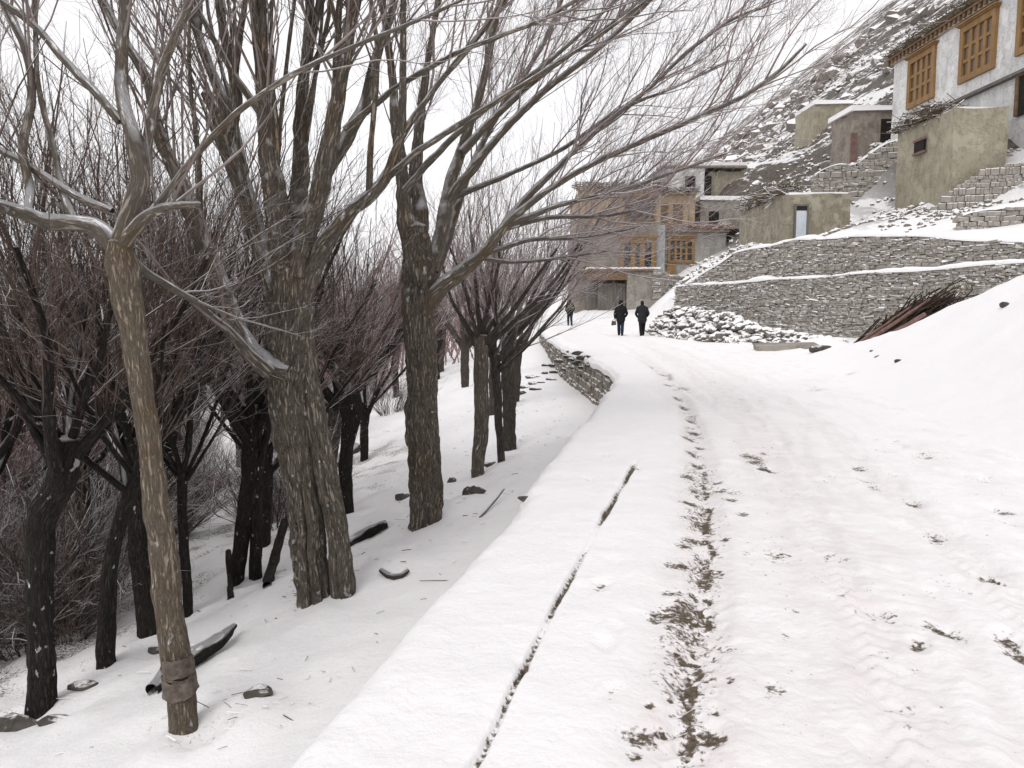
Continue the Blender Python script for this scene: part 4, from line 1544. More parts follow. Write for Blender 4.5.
# --- small mud ruin further up the slope
ru = empty('mud_hut', (35, 92, 19), 'little greenish mud hut alone on the stony slope, half buried in the hillside', 'hut')
part(mud_wall_box(33.0, 37.2, 90, 96, 17, 23.4, 0.5, 0.10, 65, lean=0.03, topamp=0.3), 'wall', 'mud_green', ru)
m_ = MB()
m_.box(33.0, 37.3, 89.9, 96, 23.35, 23.75, 0.06)
part(m_, 'roof_snow', 'snow_clean', ru)

# --- valley: low red-brown field walls seen between the trunks, a red sheet, an orange shrine-like hut
p = at(30, 560, 26)
e_ = empty('garden_wall', (p[0], 26, -3.7), 'low reddish mud garden wall beyond the dark trunks at the far left', 'wall')
part(mud_wall_box(p[0] - 7, p[0] + 3.2, 25.6, 26.1, -4.2, -2.55, 0.3, 0.05, 71, topamp=0.08), 'wall', 'mud_brown', e_)
p = hit(205, 492)
m_ = MB()
g_ = np.linspace(0, 1, 9)
V = np.array([[p[0] - 0.3 + 0.7 * a, p[1] + 0.3 * b, p[2] + 0.12 + 0.25 * b + 0.06 * math.sin(a * 9 + b * 4)] for b in g_ for a in g_])
V2 = V - np.array([0, 0, 0.03])
m_.raw(np.concatenate([V, V2]), np.concatenate([grid_faces(9, 9), grid_faces(9, 9)[:, ::-1] + 81]))
tag(m_.build('tarp', M['tarp_red'], smooth=True), 'crumpled red sheet lying on the snowy field behind the left trees', 'tarp')

# ------------------------------------------------------------------ roadside bits
p = flat(785, 352)
sl = MB()
a = np.array([p[0], p[1]])
sl.cbox((p[0] + 0.15, p[1] + 0.4, 0.16), (1.0, -0.12, 0.02), (0.10, 0.5, 0.02), (0, 0, 0.085), 0.02)
tag(sl.build('slab', M['concrete']), 'flat grey concrete slab lying at the foot of the snow bank', 'slab')

# leaning poles behind the bank
for i, (ua, va, da, ub, vb, db, rad, lab) in enumerate([
        (846, 351, 24.4, 912, 306, 24.0, .045, 'thin reddish pole, topmost of those leaning behind the snow bank'),
        (852, 351, 24.2, 930, 299, 23.6, .055, 'middle reddish pole leaning behind the snow bank'),
        (862, 352, 23.6, 925, 314, 22.5, .075, 'long thick reddish pole, lowest of those lying along the snow bank crest')]):
    m_ = MB()
    A, B = at(ua, va, da), at(ub, vb, db)
    limb(m_, [(*A, rad), (*((A + B) / 2 + [0, 0, -.02]), rad), (*B, rad * .8)], 8, .15, 0.05, 0.1, 0, i)
    tag(m_.build('pole', M['wood_red'], smooth=True), lab, 'pole', 'poles leaning by the bank')


def brush_heap(c, half, n, L, r, mat, label, seed, name='brushwood', cat='brushwood'):
    r_ = np.random.default_rng(seed)
    m_ = MB()
    c = np.array(c)
    u_ = r_.normal(0, 0.45, (n, 3))
    u_[:, 2] = np.abs(u_[:, 2])
    o = c + u_ * np.array(half)
    d = unit(np.stack([r_.normal(0, 1, n), r_.normal(0, 1, n), r_.normal(0.25, 0.5, n)], -1))
    P, Rr = shoots(o, d, r_.uniform(*L, n), np.full(n, r) * r_.uniform(0.6, 1.5, n), 5, 0.05, 0.08)
    tubes(m_, P, Rr, 3)
    o = m_.build(name, M[mat])
    return tag(o, label, cat)


r8 = np.random.default_rng(61)
n = 480
A0, A1 = at(858, 349, 24.6), at(958, 294, 23.2)
dl = unit(A1 - A0)
LL_ = np.linalg.norm(A1 - A0)
t_ = r8.uniform(0.0, 0.62, n)
o_ = A0 + dl * (t_ * LL_)[:, None] + r8.normal(0, 1, (n, 3)) * np.array([0.10, 0.25, 0.0]) + np.array([0, 0.35, -0.12]) + np.array([0, 0, 1]) * (np.abs(r8.normal(0, 0.15, n)) * (0.35 + 0.9 * t_))[:, None]
d_ = unit(dl + r8.normal(0, 0.09, (n, 3)) - np.array([0, 0, 0.06]))
P, Rr = shoots(o_, d_, r8.uniform(0.7, 1.5, n), r8.uniform(0.014, 0.040, n), 6, 0.04, 0.05, 0.5)
mb = MB()
tubes(mb, P, Rr, 5)
tag(mb.build('brushwood', M['dry_brush'], smooth=True), 'dark brown stack of long branches lying behind the snow bank below the terrace wall', 'brushwood')
pc = at(968, 292, 27.0)
brush_heap((pc[0], 27.0, 1.0), (0.6, 0.5, 1.2), 350, (0.4, 0.9), 0.010, 'brush', 'dry olive shrub standing against the lower terrace wall at the right', 62, 'shrub', 'shrub')


def log(pts, label, name='log', mat='bark_dark', cat='log', sides=12, snow=False):
    m_ = MB()
    P = []
    for u, v, r_, lift in pts:
        h = hit(u, v)
        P.append((h[0], h[1], h[2] + lift, r_ * h[1] / F))
    limb(m_, P, sides, 0.06, 0.08, 0.12, 0, len(label))
    return tag(m_.build(name, M[mat], smooth=True), label, cat)


log([(152, 696, 7, .05), (180, 675, 10, .08), (210, 656, 9, .09), (235, 636, 3, .10)], 'dark broken log on the slope behind the slim leaning tree')
log([(345, 548, 5, .03), (365, 539, 6, .06), (386, 530, 4, .08)], 'dark log sticking out of the snow right of the big split tree')
log([(381, 573, 2.5, .03), (391, 578, 3.5, .02), (400, 579, 3.5, .03), (408, 575, 2.5, .05)], 'short bent grey stick on the snow below the big split tree', 'stick', 'bark_mid', 'stick', 8)
log([(267, 588, 5, .02), (277, 570, 5, .25), (286, 556, 4, .5)], 'dark leaning stake left of the big split tree foot', 'stake', 'bark_bare', 'stake', 10)
log([(231, 600, 4, .0), (230, 585, 3, .2), (229, 575, 3, .32)], 'short brown stake in the snow beside the dark twin trunk', 'stake', 'bark_bare', 'stake', 8)
log([(480, 518, 1.2, .01), (492, 508, 1.2, .05), (504, 498, 1.0, .12)], 'thin fallen twig poking from the snow near the road edge', 'stick', 'bark_mid', 'stick', 6)
log([(330, 470, 5, .05), (343, 462, 6, .1), (356, 452, 5, .12)], 'grey fallen trunk in the snow behind the big split tree', 'log', 'bark_mid')

# twig litter on the slope (uncountable)
mb = MB()
n = 520
yy = rng.uniform(4, 26, n)
ss_ = np.abs(rng.normal(0, 3.0, n)) + 0.9
xx = E(yy) - ss_
for k, (tx_, ty_) in enumerate([(-2.02, 5.05), (-2.0, 8.45), (-1.2, 11.1)]):
    sl_ = slice(k * 34, k * 34 + 34)
    xx[sl_] = tx_ + rng.normal(0, 0.45, 34)
    yy[sl_] = ty_ + rng.normal(0, 0.45, 34)
zz = height(xx, yy) + 0.012
ang = rng.uniform(0, 6.28, n)
LL = rng.uniform(0.02, 0.12, n) * np.where(rng.uniform(0, 1, n) < 0.12, 2.5, 1)
dd = np.stack([np.cos(ang), np.sin(ang) * 0.8, rng.normal(0, 0.10, n)], -1)
P = np.stack([xx, yy, zz], -1)[:, None] + dd[:, None] * np.linspace(-0.5, 0.5, 3)[None, :, None] * LL[:, None, None]
P[:, 1, 2] += 0.002
P[:, 1, 0] += rng.normal(0, 0.006, n)
tubes(mb, P, np.full((n, 3), 0.003) * rng.uniform(0.6, 1.8, (n, 1)), 3)
tag(mb.build('twig_litter', M['twig_dark']), 'bits of fallen twig scattered over the snowy slope under the trees', 'twigs', None, 'stuff')


# ------------------------------------------------------------------ people
def capsule_chain(mb_, pts, sides=14, m=14):
    p = spline(np.array(pts, float), m)
    # closed both ends
    P, rr = p[:, :3], p[:, 3]
    d0 = unit(P[0] - P[1])
    d1 = unit(P[-1] - P[-2])
    P = np.concatenate([[P[0] + d0 * rr[0] * 0.8], [P[0] + d0 * rr[0] * 0.5], P, [P[-1] + d1 * rr[-1] * 0.5], [P[-1] + d1 * rr[-1] * 0.8]])
    rr = np.concatenate([[rr[0] * 0.35], [rr[0] * 0.8], rr, [rr[-1] * 0.8], [rr[-1] * 0.35]])
    n0 = mb_.n
    tubes(mb_, P, rr, sides, True)
    # close the start
    V0 = P[0] + d0 * rr[0] * 0.3
    mb_.raw([V0], None, np.stack([np.arange(sides) + n0 - mb_.n, np.roll(np.arange(sides), 1) + n0 - mb_.n, np.zeros(sides, int)], -1))


def ellip(mb_, c, r, sub_=None):
    V, Fc = ICO2
    mb_.raw(V * np.array(r) + np.array(c), None, Fc)


def fuse(o, vox=0.012, smooth=4):
    r_ = o.modifiers.new('fuse', 'REMESH')
    r_.mode = 'VOXEL'
    r_.voxel_size = vox
    r_.use_smooth_shade = True
    s = o.modifiers.new('soft', 'SMOOTH')
    s.factor = 0.5
    s.iterations = smooth
    return o


def person(loc, rz, label, jacket, legs, stride, hood=False, bag=False, pack=False, lean=0.05):
    """built facing +Y, feet at z=0, about 1.7 m"""
    e_ = empty('person', loc, label, 'person', None, rz)
    e_.scale = (1.14, 1.14, 1.02) if not pack else (1.22, 1.22, 1.10)
    hipL, hipR = np.array([-.078, 0, .90]), np.array([.078, 0, .90])
    kL, kR = np.array([-.075, .06 + stride * .22, .48]), np.array([.075, .05 - stride * .10, .48])
    fL, fR = np.array([-.065, stride * .34, .09]), np.array([.065, -stride * .30, .10])
    sh_z = 1.375
    shL, shR = np.array([-.165, lean, sh_z]), np.array([.165, lean, sh_z])
    eL, eR = np.array([-.255, -stride * .10 + lean, 1.10]), np.array([.265, stride * .06 + lean, 1.11])
    wL, wR = np.array([-.25, .05 - stride * .2 + lean, .87]), np.array([.20, .14 + lean, .93])
    if not bag:
        wL = np.array([-.19, .15 + lean, .94])
    neck = np.array([0, lean + .01, 1.46])
    head = np.array([0, lean + .035, 1.60])
    b = MB()
    ellip(b, head, (.073, .092, .115))
    ellip(b, head + [0, .055, -.045], (.052, .05, .06))
    capsule_chain(b, [(*neck - [0, 0, .06], .062), (*(neck + head) / 2, .055), (*head - [0, 0, .04], .055)], 12, 6)
    capsule_chain(b, [(*head + np.array([0, .088, .01]), .012), (*head + np.array([0, .108, -.022]), .016)], 8, 4)      # nose
    for sx in (-1, 1):
        ellip(b, head + [sx * .074, -.005, -.005], (.012, .022, .032))                                               # ears
        ellip(b, head + [sx * .030, .080, .018], (.014, .012, .010))                                                 # eye lids
    ellip(b, head + [0, .090, -.062], (.026, .012, .010))                                                            # mouth
    capsule_chain(b, [(0, 0, .88, .125), (0, lean * .3, 1.08, .115), (0, lean * .7, 1.28, .135), (0, lean, 1.40, .105)], 18, 12)
    for s_, hp, k_, f_, sh_, el, w_ in ((-1, hipL, kL, fL, shL, eL, wL), (1, hipR, kR, fR, shR, eR, wR)):
        capsule_chain(b, [(*hp, .085), (*(hp + k_) / 2, .072), (*k_, .054), (*(k_ * .6 + f_ * .4), .052), (*f_, .036)], 14, 14)
        capsule_chain(b, [(*f_ - [0, .05, .045], .038), (*f_ + [0, .07, -.058], .036), (*f_ + [0, .15, -.066], .028)], 10, 7)
        capsule_chain(b, [(*sh_, .055), (*(sh_ + el) / 2, .045), (*el, .038), (*w_, .028)], 12, 12)
        hd = unit(w_ - el)
        pc_ = w_ + hd * .05
        ellip(b, pc_, (.022, .040, .05))
        for q in range(4):
            base = w_ + hd * .085 + np.array([0, .030 - .020 * q, 0])
            ln = (.062, .072, .068, .052)[q]
            capsule_chain(b, [(*base, .009), (*base + hd * ln * .5 + [-s_ * .004, .002, 0], .0085), (*base + hd * ln + [-s_ * .018, .006, .004], .007)], 7, 5)
        capsule_chain(b, [(*(w_ + hd * .03 + [0, .03, 0]), .011), (*(w_ + hd * .065 + [-s_ * .01, .055, 0]), .010), (*(w_ + hd * .095 + [-s_ * .014, .062, 0]), .008)], 7, 5)
    fuse(b.build('body', M['skin'], e_, True), 0.0085, 3)
    # trousers
    t = MB()
    capsule_chain(t, [(0, 0, .82, .135), (0, 0, .98, .14)], 16, 6)
    for hp, k_, f_ in ((hipL, kL, fL), (hipR, kR, fR)):
        capsule_chain(t, [(*hp, .108), (*(hp + k_) / 2, .092), (*k_, .074), (*(k_ * .5 + f_ * .5), .072), (*(f_ + [0, 0, .02]), .062)], 14, 14)
    fuse(t.build('trousers', M[legs], e_, True), 0.013, 3)
    for f_ in (fL, fR):
        s_ = MB()
        capsule_chain(s_, [(*f_ + [0, -.015, .06], .055), (*f_ + [0, -.02, -.02], .055)], 12, 5)
        capsule_chain(s_, [(*f_ + [0, -.05, -.045], .05), (*f_ + [0, .07, -.05], .050), (*f_ + [0, .17, -.058], .038)], 12, 8)
        fuse(s_.build('boot', M['cloth_black'], e_, True), 0.011, 2)
    j = MB()
    capsule_chain(j, [(0, 0, .78, .205), (0, lean * .3, 1.05, .185), (0, lean * .7, 1.27, .20), (0, lean, 1.41, .14)], 18, 12)
    capsule_chain(j, [(0, lean, 1.44, .085), (0, lean + .01, 1.50, .078)], 12, 4)
    capsule_chain(j, [(*(shL * [1, 1, 1]), .070), (0, lean, 1.425, .085), (*shR, .070)], 12, 8)
    for sh_, el, w_ in ((shL, eL, wL), (shR, eR, wR)):
        capsule_chain(j, [(*sh_, .085), (*(sh_ + el) / 2, .070), (*el, .062), (*(w_ - [0, 0, .0]), .048)], 12, 12)
    fuse(j.build('jacket', M[jacket], e_, True), 0.015, 3)
    if hood:
        h = MB()
        ellip(h, head + [0, -.018, .02], (.118, .125, .145))
        ellip(h, head + [0, -.05, -.10], (.10, .08, .09))
        o = fuse(h.build('hood', M[jacket], e_, True), 0.014, 3)
    else:
        h = MB()
        ellip(h, head + [0, -.014, .034], (.083, .098, .098))
        ellip(h, head + [0, -.045, -.03], (.078, .068, .085))
        o = fuse(h.build('hair', M['hair'], e_, True), 0.011, 2)
    M_ = Matrix.Translation(Vector(loc)) @ Matrix.Rotation(rz, 4, 'Z') @ Matrix.Diagonal((*e_.scale, 1))
    if bag:
        g = MB()
        hnd = np.array(wL) + [0, .02, -.12]
        g.cbox(hnd + np.array([-.05, .02, -.13]), (.10, 0, 0), (0, .05, 0), (0, 0, .10), .02)
        capsule_chain(g, [(*hnd + [-.14, .02, -.03], .008), (*hnd + [-.03, .02, .05], .008), (*hnd + [.06, .02, -.03], .008)], 6, 8)
        o = g.build('bag', M['canvas_bag'])
        o.matrix_world = M_
        tag(o, 'dark bag held in the left hand of the middle person', 'bag')
    if pack:
        g = MB()
        ellip(g, (0, -.20 + lean, 1.27), (.19, .13, .25))
        ellip(g, (0, -.19 + lean, 1.47), (.15, .10, .08))
        o = fuse(g.build('backpack', M['cloth_green'], None, True), 0.02, 2)
        o.matrix_world = M_
        tag(o, 'olive green pack carried on the back of the farthest walker', 'backpack')
    return e_


def ground_at(u, v):
    p = hit(u, v)
    return (float(p[0]), float(p[1]), float(height(p[0], p[1])) + 0.01)


person(ground_at(620.5, 336), -0.12, 'person in a black jacket and dark blue trousers walking away carrying a bag', 'cloth_black', 'denim', 0.55, hood=True, bag=True)
person(ground_at(642, 336.5), -0.05, 'person all in black with lowered head walking at the right of the pair', 'cloth_dark', 'cloth_black', -0.6, lean=0.09)
person(ground_at(570, 325.5), 0.15, 'farthest person on the road, alone, dark clothes with an olive pack', 'cloth_black', 'denim', 0.5, pack=True)


# ------------------------------------------------------------------ trees
def pxpath(pts, d0):
    """pts (u, v, r_px[, ddepth]) -> rows x,y,z,r at depth d0 (+ddepth)"""
    out = []
    for p in pts:
        d = d0 + (p[3] if len(p) > 3 else 0)
        q = at(p[0], p[1], d)
        out.append((q[0], q[1], q[2], p[2] * d / F))
    return out


def crown_from(limb_rows, n1, L1, per2, L2, per3, L3, r1, tmin=0.35, up1=0.45, seed=0, bias=(0, 0, 0), k1=8):
    """shoots, twigs and twiglets growing from a list of resampled limbs (rows x,y,z,r)"""
    o, d, L, r = [], [], [], []
    for rows, w in limb_rows:
        m = len(rows)
        cnt = max(1, int(n1 * w))
        for _ in range(cnt):
            t = rng.uniform(tmin, 1.0) ** 0.8
            i = min(m - 2, int(t * (m - 1)))
            tan = unit(rows[min(i + 2, m - 1), :3] - rows[max(i - 2, 0), :3])
            side = unit(np.cross(tan, rng.normal(0, 1, 3)))
            an = rng.uniform(0.25, 0.85)
            dd = unit(tan * math.cos(an) + side * math.sin(an) + np.array(bias) * rng.uniform(0.3, 1.0) + np.array([0, 0, 0.25]))
            o.append(rows[i, :3])
            d.append(dd)
            L.append(rng.uniform(*L1))
            r.append(min(rows[i, 3] * 0.6, r1 * rng.uniform(0.55, 1.25)))
    P1, R1 = shoots(np.array(o), np.array(d), np.array(L), np.array(r), k1, up1, 0.035)
    P2, R2 = sub(P1, R1, per2, 0.15, 0.98, (0.25, 0.75), L2, 0.5, 6, 0.25, 0.05, 0.0026)
    mb_ = MB()
    tubes(mb_, P1, R1, 5)
    tubes(mb_, P2, R2, 3)
    if per3:
        P3, R3 = sub(P2, R2, per3, 0.1, 0.98, (0.3, 0.9), L3, 0.55, 4, 0.2, 0.06, 0.0017)
        tubes(mb_, P3, R3, 3, cap=False)
    return mb_


def twig_fill(mb_, P1, R1, per2, L2, per3, L3):
    P2, R2 = sub(P1, R1, per2, 0.12, 0.98, (0.25, 0.75), L2, 0.5, 6, 0.25, 0.05, 0.0026)
    tubes(mb_, P2, R2, 3)
    if per3:
        P3, R3 = sub(P2, R2, per3, 0.1, 0.98, (0.3, 0.9), L3, 0.55, 4, 0.2, 0.06, 0.0017)
        tubes(mb_, P3, R3, 3, cap=False)


# ---- the slim leaning tree in front
pa = hit(184, 728)
DA = float(pa[1])
ta = empty('willow_tree', pa, 'slim pale tree leaning left in front, a band of sheet metal round its foot', 'tree')
mb = MB()
LA = []
trunkA = pxpath([(192, 790, 16), (186, 735, 15), (180, 690, 14.5), (172, 620, 13.5), (162, 540, 12.5), (151, 460, 12), (139, 380, 11.5), (129, 310, 12.5), (121, 258, 14), (119, 240, 10)], DA)
limb(mb, trunkA, 48, 0.02, 0.07, 0.08, 0.06, 1, knots=9)
local(mb.build('trunk', M['bark_slim'], smooth=True), ta)
limbsA = [
    [(121, 255, 10), (100, 231, 9), (75, 224, 8.5), (45, 222, 8), (20, 212, 7.5, -.1), (0, 205, 7, -.2), (-60, 180, 5, -.3), (-130, 110, 3.5, -.4)],
    [(119, 250, 10), (130, 215, 9.5), (140, 180, 9), (133, 140, 7.5), (122, 95, 6.5, .1), (122, 50, 6, .15), (124, 0, 5.5, .2), (120, -90, 4, .3), (112, -220, 2.5, .4)],
    [(134, 190, 7), (146, 165, 6, .05), (148, 140, 5, .1), (155, 100, 5, .1), (166, 60, 4.5, .1), (186, 10, 4, .1), (205, -60, 3.5, .1), (225, -170, 2, .1)],
    [(118, 252, 7), (132, 232, 6.5, -.05), (146, 216, 6, -.1), (170, 206, 4.5, -.15), (199, 204, 3.2, -.2)],
    [(152, 212, 4.2, -.1), (170, 188, 3.6, -.12), (200, 150, 3.3, -.15), (240, 110, 3.0, -.2), (290, 76, 2.6, -.25), (350, 48, 2.2, -.3), (430, 15, 1.8, -.35), (520, -30, 1.2, -.4)],
    [(122, 245, 5), (140, 268, 4.5, .2), (165, 284, 4, .4), (190, 298, 3.5, .6), (206, 308, 3, .8)],
    [(28, 215, 4.5), (30, 190, 4.5, .1), (22, 150, 4, .1), (28, 120, 4, .15), (32, 80, 3.5, .2), (18, 30, 3.2, .2), (4, 0, 3, .3), (-15, -70, 2, .3)],
    [(112, 212, 4.5, .1), (75, 195, 4, .1), (40, 172, 3.5, .15), (0, 150, 3, .2), (-60, 110, 2.4, .2)],
    [(120, 122, 4, .1), (95, 92, 4, .1), (60, 55, 3.8, .15), (30, 22, 3.5, .2), (4, 3, 3.2, .2), (-60, -50, 2.4, .3)],
    [(75, 224, 4, .1), (62, 190, 3.4, .15), (54, 150, 3, .2), (40, 95, 2.6, .2), (35, 20, 2.2, .3), (30, -80, 1.5, .3)],
]
for i, L in enumerate(limbsA):
    mb = MB()
    q = limb(mb, pxpath(L, DA), 14, 0.03, 0.05, 0.07, 0, 20 + i)
    LA.append((q, [1.2, 2.2, 1.6, .35, 1.1, .3, .9, .9, .9, .9][i]))
    local(mb.build('limb', M['limb_pale'], smooth=True), ta)
mb = crown_from(LA, 9, (0.6, 1.7), 6, (0.3, 0.9), 4, (0.12, 0.4), 0.010, 0.3, 0.3)
local(mb.build('crown', M['twig'], smooth=True), ta)
# sheet metal band
mb = MB()
rows = spline(np.array(trunkA), 60)
zl, zh = at(176, 696, DA)[2], at(176, 652, DA)[2]
idx = [i for i in range(60) if zl < rows[i, 2] < zh]
bandr = rows[idx]
for k_, (lo_, hi_, off) in enumerate(((0, 0.62, 0.004), (0.66, 1.0, 0.002))):
    n_ = len(bandr)
    a_, b_ = int(lo_ * (n_ - 1)), max(int(hi_ * (n_ - 1)), int(lo_ * (n_ - 1)) + 2)
    seg = bandr[a_:b_ + 1]
    seg = spline(seg, 12)
    P = seg[:, :3][None]
    T, A, B = frames(P)
    th = np.linspace(0, 6.9, 40)
    rad = seg[:, 3][:, None] * 1.04 + off + 0.006 * th[None] / 6.9 + 0.006 * np.sin(th * 5 + k_)[None] + 0.006 * fbm(np.stack([np.cos(th)[None] * 2 + np.zeros((12, 1)), np.sin(th)[None] * 2 + np.zeros((12, 1)), np.linspace(0, 3, 12)[:, None] + 0 * th[None]], -1), 3, 12 + k_) + (0.012 * np.linspace(1, 0, 12)[:, None] if k_ == 0 else 0)
    V = P[0][:, None] + rad[..., None] * (np.cos(th)[None, :, None] * A[0][:, None] + np.sin(th)[None, :, None] * B[0][:, None])
    ragged = 0.035 * fbm(np.stack([np.cos(th) * 2.2, np.sin(th) * 2.2, th * 0 + k_ * 5], -1), 3, 44)[None, :] * np.abs(np.linspace(-1, 1, 12))[:, None]
    V[..., 2] += ragged
    Vi = P[0][:, None] + (rad - 0.004)[..., None] * (np.cos(th)[None, :, None] * A[0][:, None] + np.sin(th)[None, :, None] * B[0][:, None])
    Vi[..., 2] += ragged
    gf = grid_faces(12, 40)
    mb.raw(np.concatenate([V.reshape(-1, 3), Vi.reshape(-1, 3)]), np.concatenate([gf, gf[:, ::-1] + 480]))
for zc in (0.62, 0.72, 0.93):
    c = bandr[int(zc * (len(bandr) - 1))]
    th = np.linspace(0, 2 * math.pi, 30)
    P = np.stack([c[0] + np.cos(th) * (c[3] + 0.012), c[1] + np.sin(th) * (c[3] + 0.012), c[2] + 0.010 * np.sin(th * 2 + zc * 9)], -1)
    tubes(mb, P, np.full(30, 0.0035), 6, False)
local(mb.build('metal_band', M['tin'], smooth=True), ta)

# ---- the big split tree
pb = hit(322, 598)
DB = float(pb[1])
tb = empty('willow_tree', pb, 'biggest tree, thick trunk split by a deep crack, pollarded into many upright limbs', 'tree')
mb = MB()
limb(mb, pxpath([(321, 650, 21), (315, 603, 19.0), (307, 540, 18), (299, 470, 17.5), (290, 400, 20), (288, 340, 21.5), (290, 300, 21), (290, 265, 15)], DB), 120, 0.022, 0.13, 0.09, 0.15, 3,
     cracks=((3.35, 0.085, 0.42, 0.0, 0.42, -0.35), (2.55, 0.06, 0.25, 0.05, 0.5, 0.2), (4.1, 0.07, 0.28, 0.0, 0.3, 0.0)), knots=9)
limb(mb, pxpath([(346, 630, 12.5, -.03), (342, 580, 11.5, -.03), (335, 520, 11, -.03), (324, 455, 10.5, -.02), (313, 400, 10), (306, 345, 9.5), (302, 300, 8)], DB), 80, 0.022, 0.13, 0.10, 0.18, 4,
     cracks=((3.0, 0.09, 0.25, 0.1, 0.6, 0.3),), knots=5)
local(mb.build('trunk', M['bark_hero'], smooth=True), tb)
LB = []
limbsB = [
    ([(286, 372, 14, -.1), (262, 362, 13, -.15), (240, 335, 12, -.2), (222, 290, 11.5, -.2), (205, 248, 11, -.2), (188, 205, 10, -.2), (172, 165, 9, -.2), (158, 128, 8, -.2), (146, 80, 7, -.2), (118, 30, 6, -.2), (95, -20, 5, -.2), (70, -110, 3.5, -.2)], 1.3),
    ([(284, 320, 13), (272, 280, 12), (256, 230, 11.5, .1), (243, 190, 11, .15), (230, 150, 10.5, .2), (214, 105, 9.5, .25), (205, 92, 7, .25)], .8),
    ([(232, 152, 7, .2), (222, 100, 6, .2), (205, 55, 5.5, .25), (190, 10, 5, .3), (176, -60, 3.5, .3), (165, -160, 2.5, .3)], 1.1),
    ([(228, 140, 7, .2), (236, 90, 6, .1), (228, 50, 5.5, .1), (220, 10, 5, .1), (210, -70, 4, .1), (205, -180, 2.5, .1)], 1.1),
    ([(288, 300, 15), (283, 255, 14, -.05), (275, 200, 13, -.1), (268, 150, 11, -.1), (264, 95, 9, -.1), (258, 40, 7.5, -.1), (252, -20, 6, -.1), (246, -140, 3.5, -.1)], 1.5),
    ([(292, 285, 12), (297, 235, 11.5, .2), (300, 185, 10.5, .3), (301, 130, 8.5, .35), (305, 70, 7, .4), (318, 10, 5.5, .4), (326, -80, 4, .4), (330, -190, 2.5, .4)], 1.4),
    ([(296, 275, 12.5, -.05), (310, 225, 12, -.1), (322, 180, 11.5, -.15), (332, 130, 10, -.2), (342, 80, 8, -.2), (352, 25, 6.5, -.2), (362, -40, 5, -.2), (370, -160, 3, -.2)], 1.5),
    ([(304, 300, 10), (325, 245, 9, -.1), (345, 218, 8.5, -.2), (368, 196, 8, -.3), (384, 178, 7, -.3), (400, 140, 5.5, -.3), (430, 95, 4.5, -.3), (475, 40, 4, -.3), (520, -20, 3, -.3), (570, -100, 2, -.3)], 1.5),
    ([(322, 178, 8, -.15), (345, 140, 7.5, 0), (362, 110, 7, .1), (375, 60, 6, .15), (392, 10, 5, .2), (410, -70, 3.5, .2)], 1.1),
    ([(268, 372, 7.5, -.3), (247, 352, 7, -.5), (228, 330, 6.2, -.65), (205, 312, 5.5, -.8), (192, 300, 5, -.9)], .3),
    ([(384, 180, 5, -.3), (420, 150, 4, -.35), (470, 118, 3.4, -.4), (530, 80, 3, -.4), (600, 35, 2.3, -.4), (660, -10, 1.6, -.4)], .8),
    ([(345, 130, 4, -.2), (400, 85, 3.4, -.3), (460, 52, 3, -.35), (540, 20, 2.4, -.4), (600, -12, 1.7, -.4)], .8),
]
for i, (L, w) in enumerate(limbsB):
    mb = MB()
    L = [(p[0], p[1], p[2] * (0.92 - 0.22 * min(1, k / 5)), *p[3:]) for k, p in enumerate(L)]
    q = limb(mb, pxpath(L, DB), 22 if i < 8 else 14, 0.035, 0.12, 0.12, 0, 40 + i, knots=4)
    LB.append((q, w))
    local(mb.build('limb', M['limb_hero'], smooth=True), tb)
mb = crown_from(LB, 11, (1.0, 2.8), 8, (0.4, 1.2), 5, (0.15, 0.5), 0.013, 0.35, 0.45)
# long straight poles a pollarded head throws up
no = 26
src = [LB[i][0] for i in (1, 4, 4, 5, 5, 6, 6, 7, 0, 2, 3)]
oo, dd_, ll_, r_s = [], [], [], []
for k in range(no):
    rows_ = src[k % len(src)]
    i_ = int(rng.uniform(0.18, 0.55) * len(rows_))
    oo.append(rows_[i_, :3])
    tn = unit(rows_[min(i_ + 3, len(rows_) - 1), :3] - rows_[i_ - 2, :3])
    dd_.append(unit(tn * 0.8 + rng.normal(0, 0.30, 3) + np.array([0, 0, 0.5])))
    ll_.append(rng.uniform(2.2, 4.0))
    r_s.append(rng.uniform(0.016, 0.042))
Pq, Rq = shoots(np.array(oo), np.array(dd_), np.array(ll_), np.array(r_s), 10, 0.25, 0.03, 0.2)
twig_fill(mb, Pq, Rq, 9, (0.5, 1.4), 4, (0.15, 0.5))
for k in range(no):
    mp = MB()
    limb(mp, np.concatenate([Pq[k], Rq[k][:, None]], 1), 10, 0.06, 0.08, 0.08, 0, 700 + k)
    local(mp.build('limb', M['limb_hero'], smooth=True), tb)
local(mb.build('crown', M['twig'], smooth=True), tb)

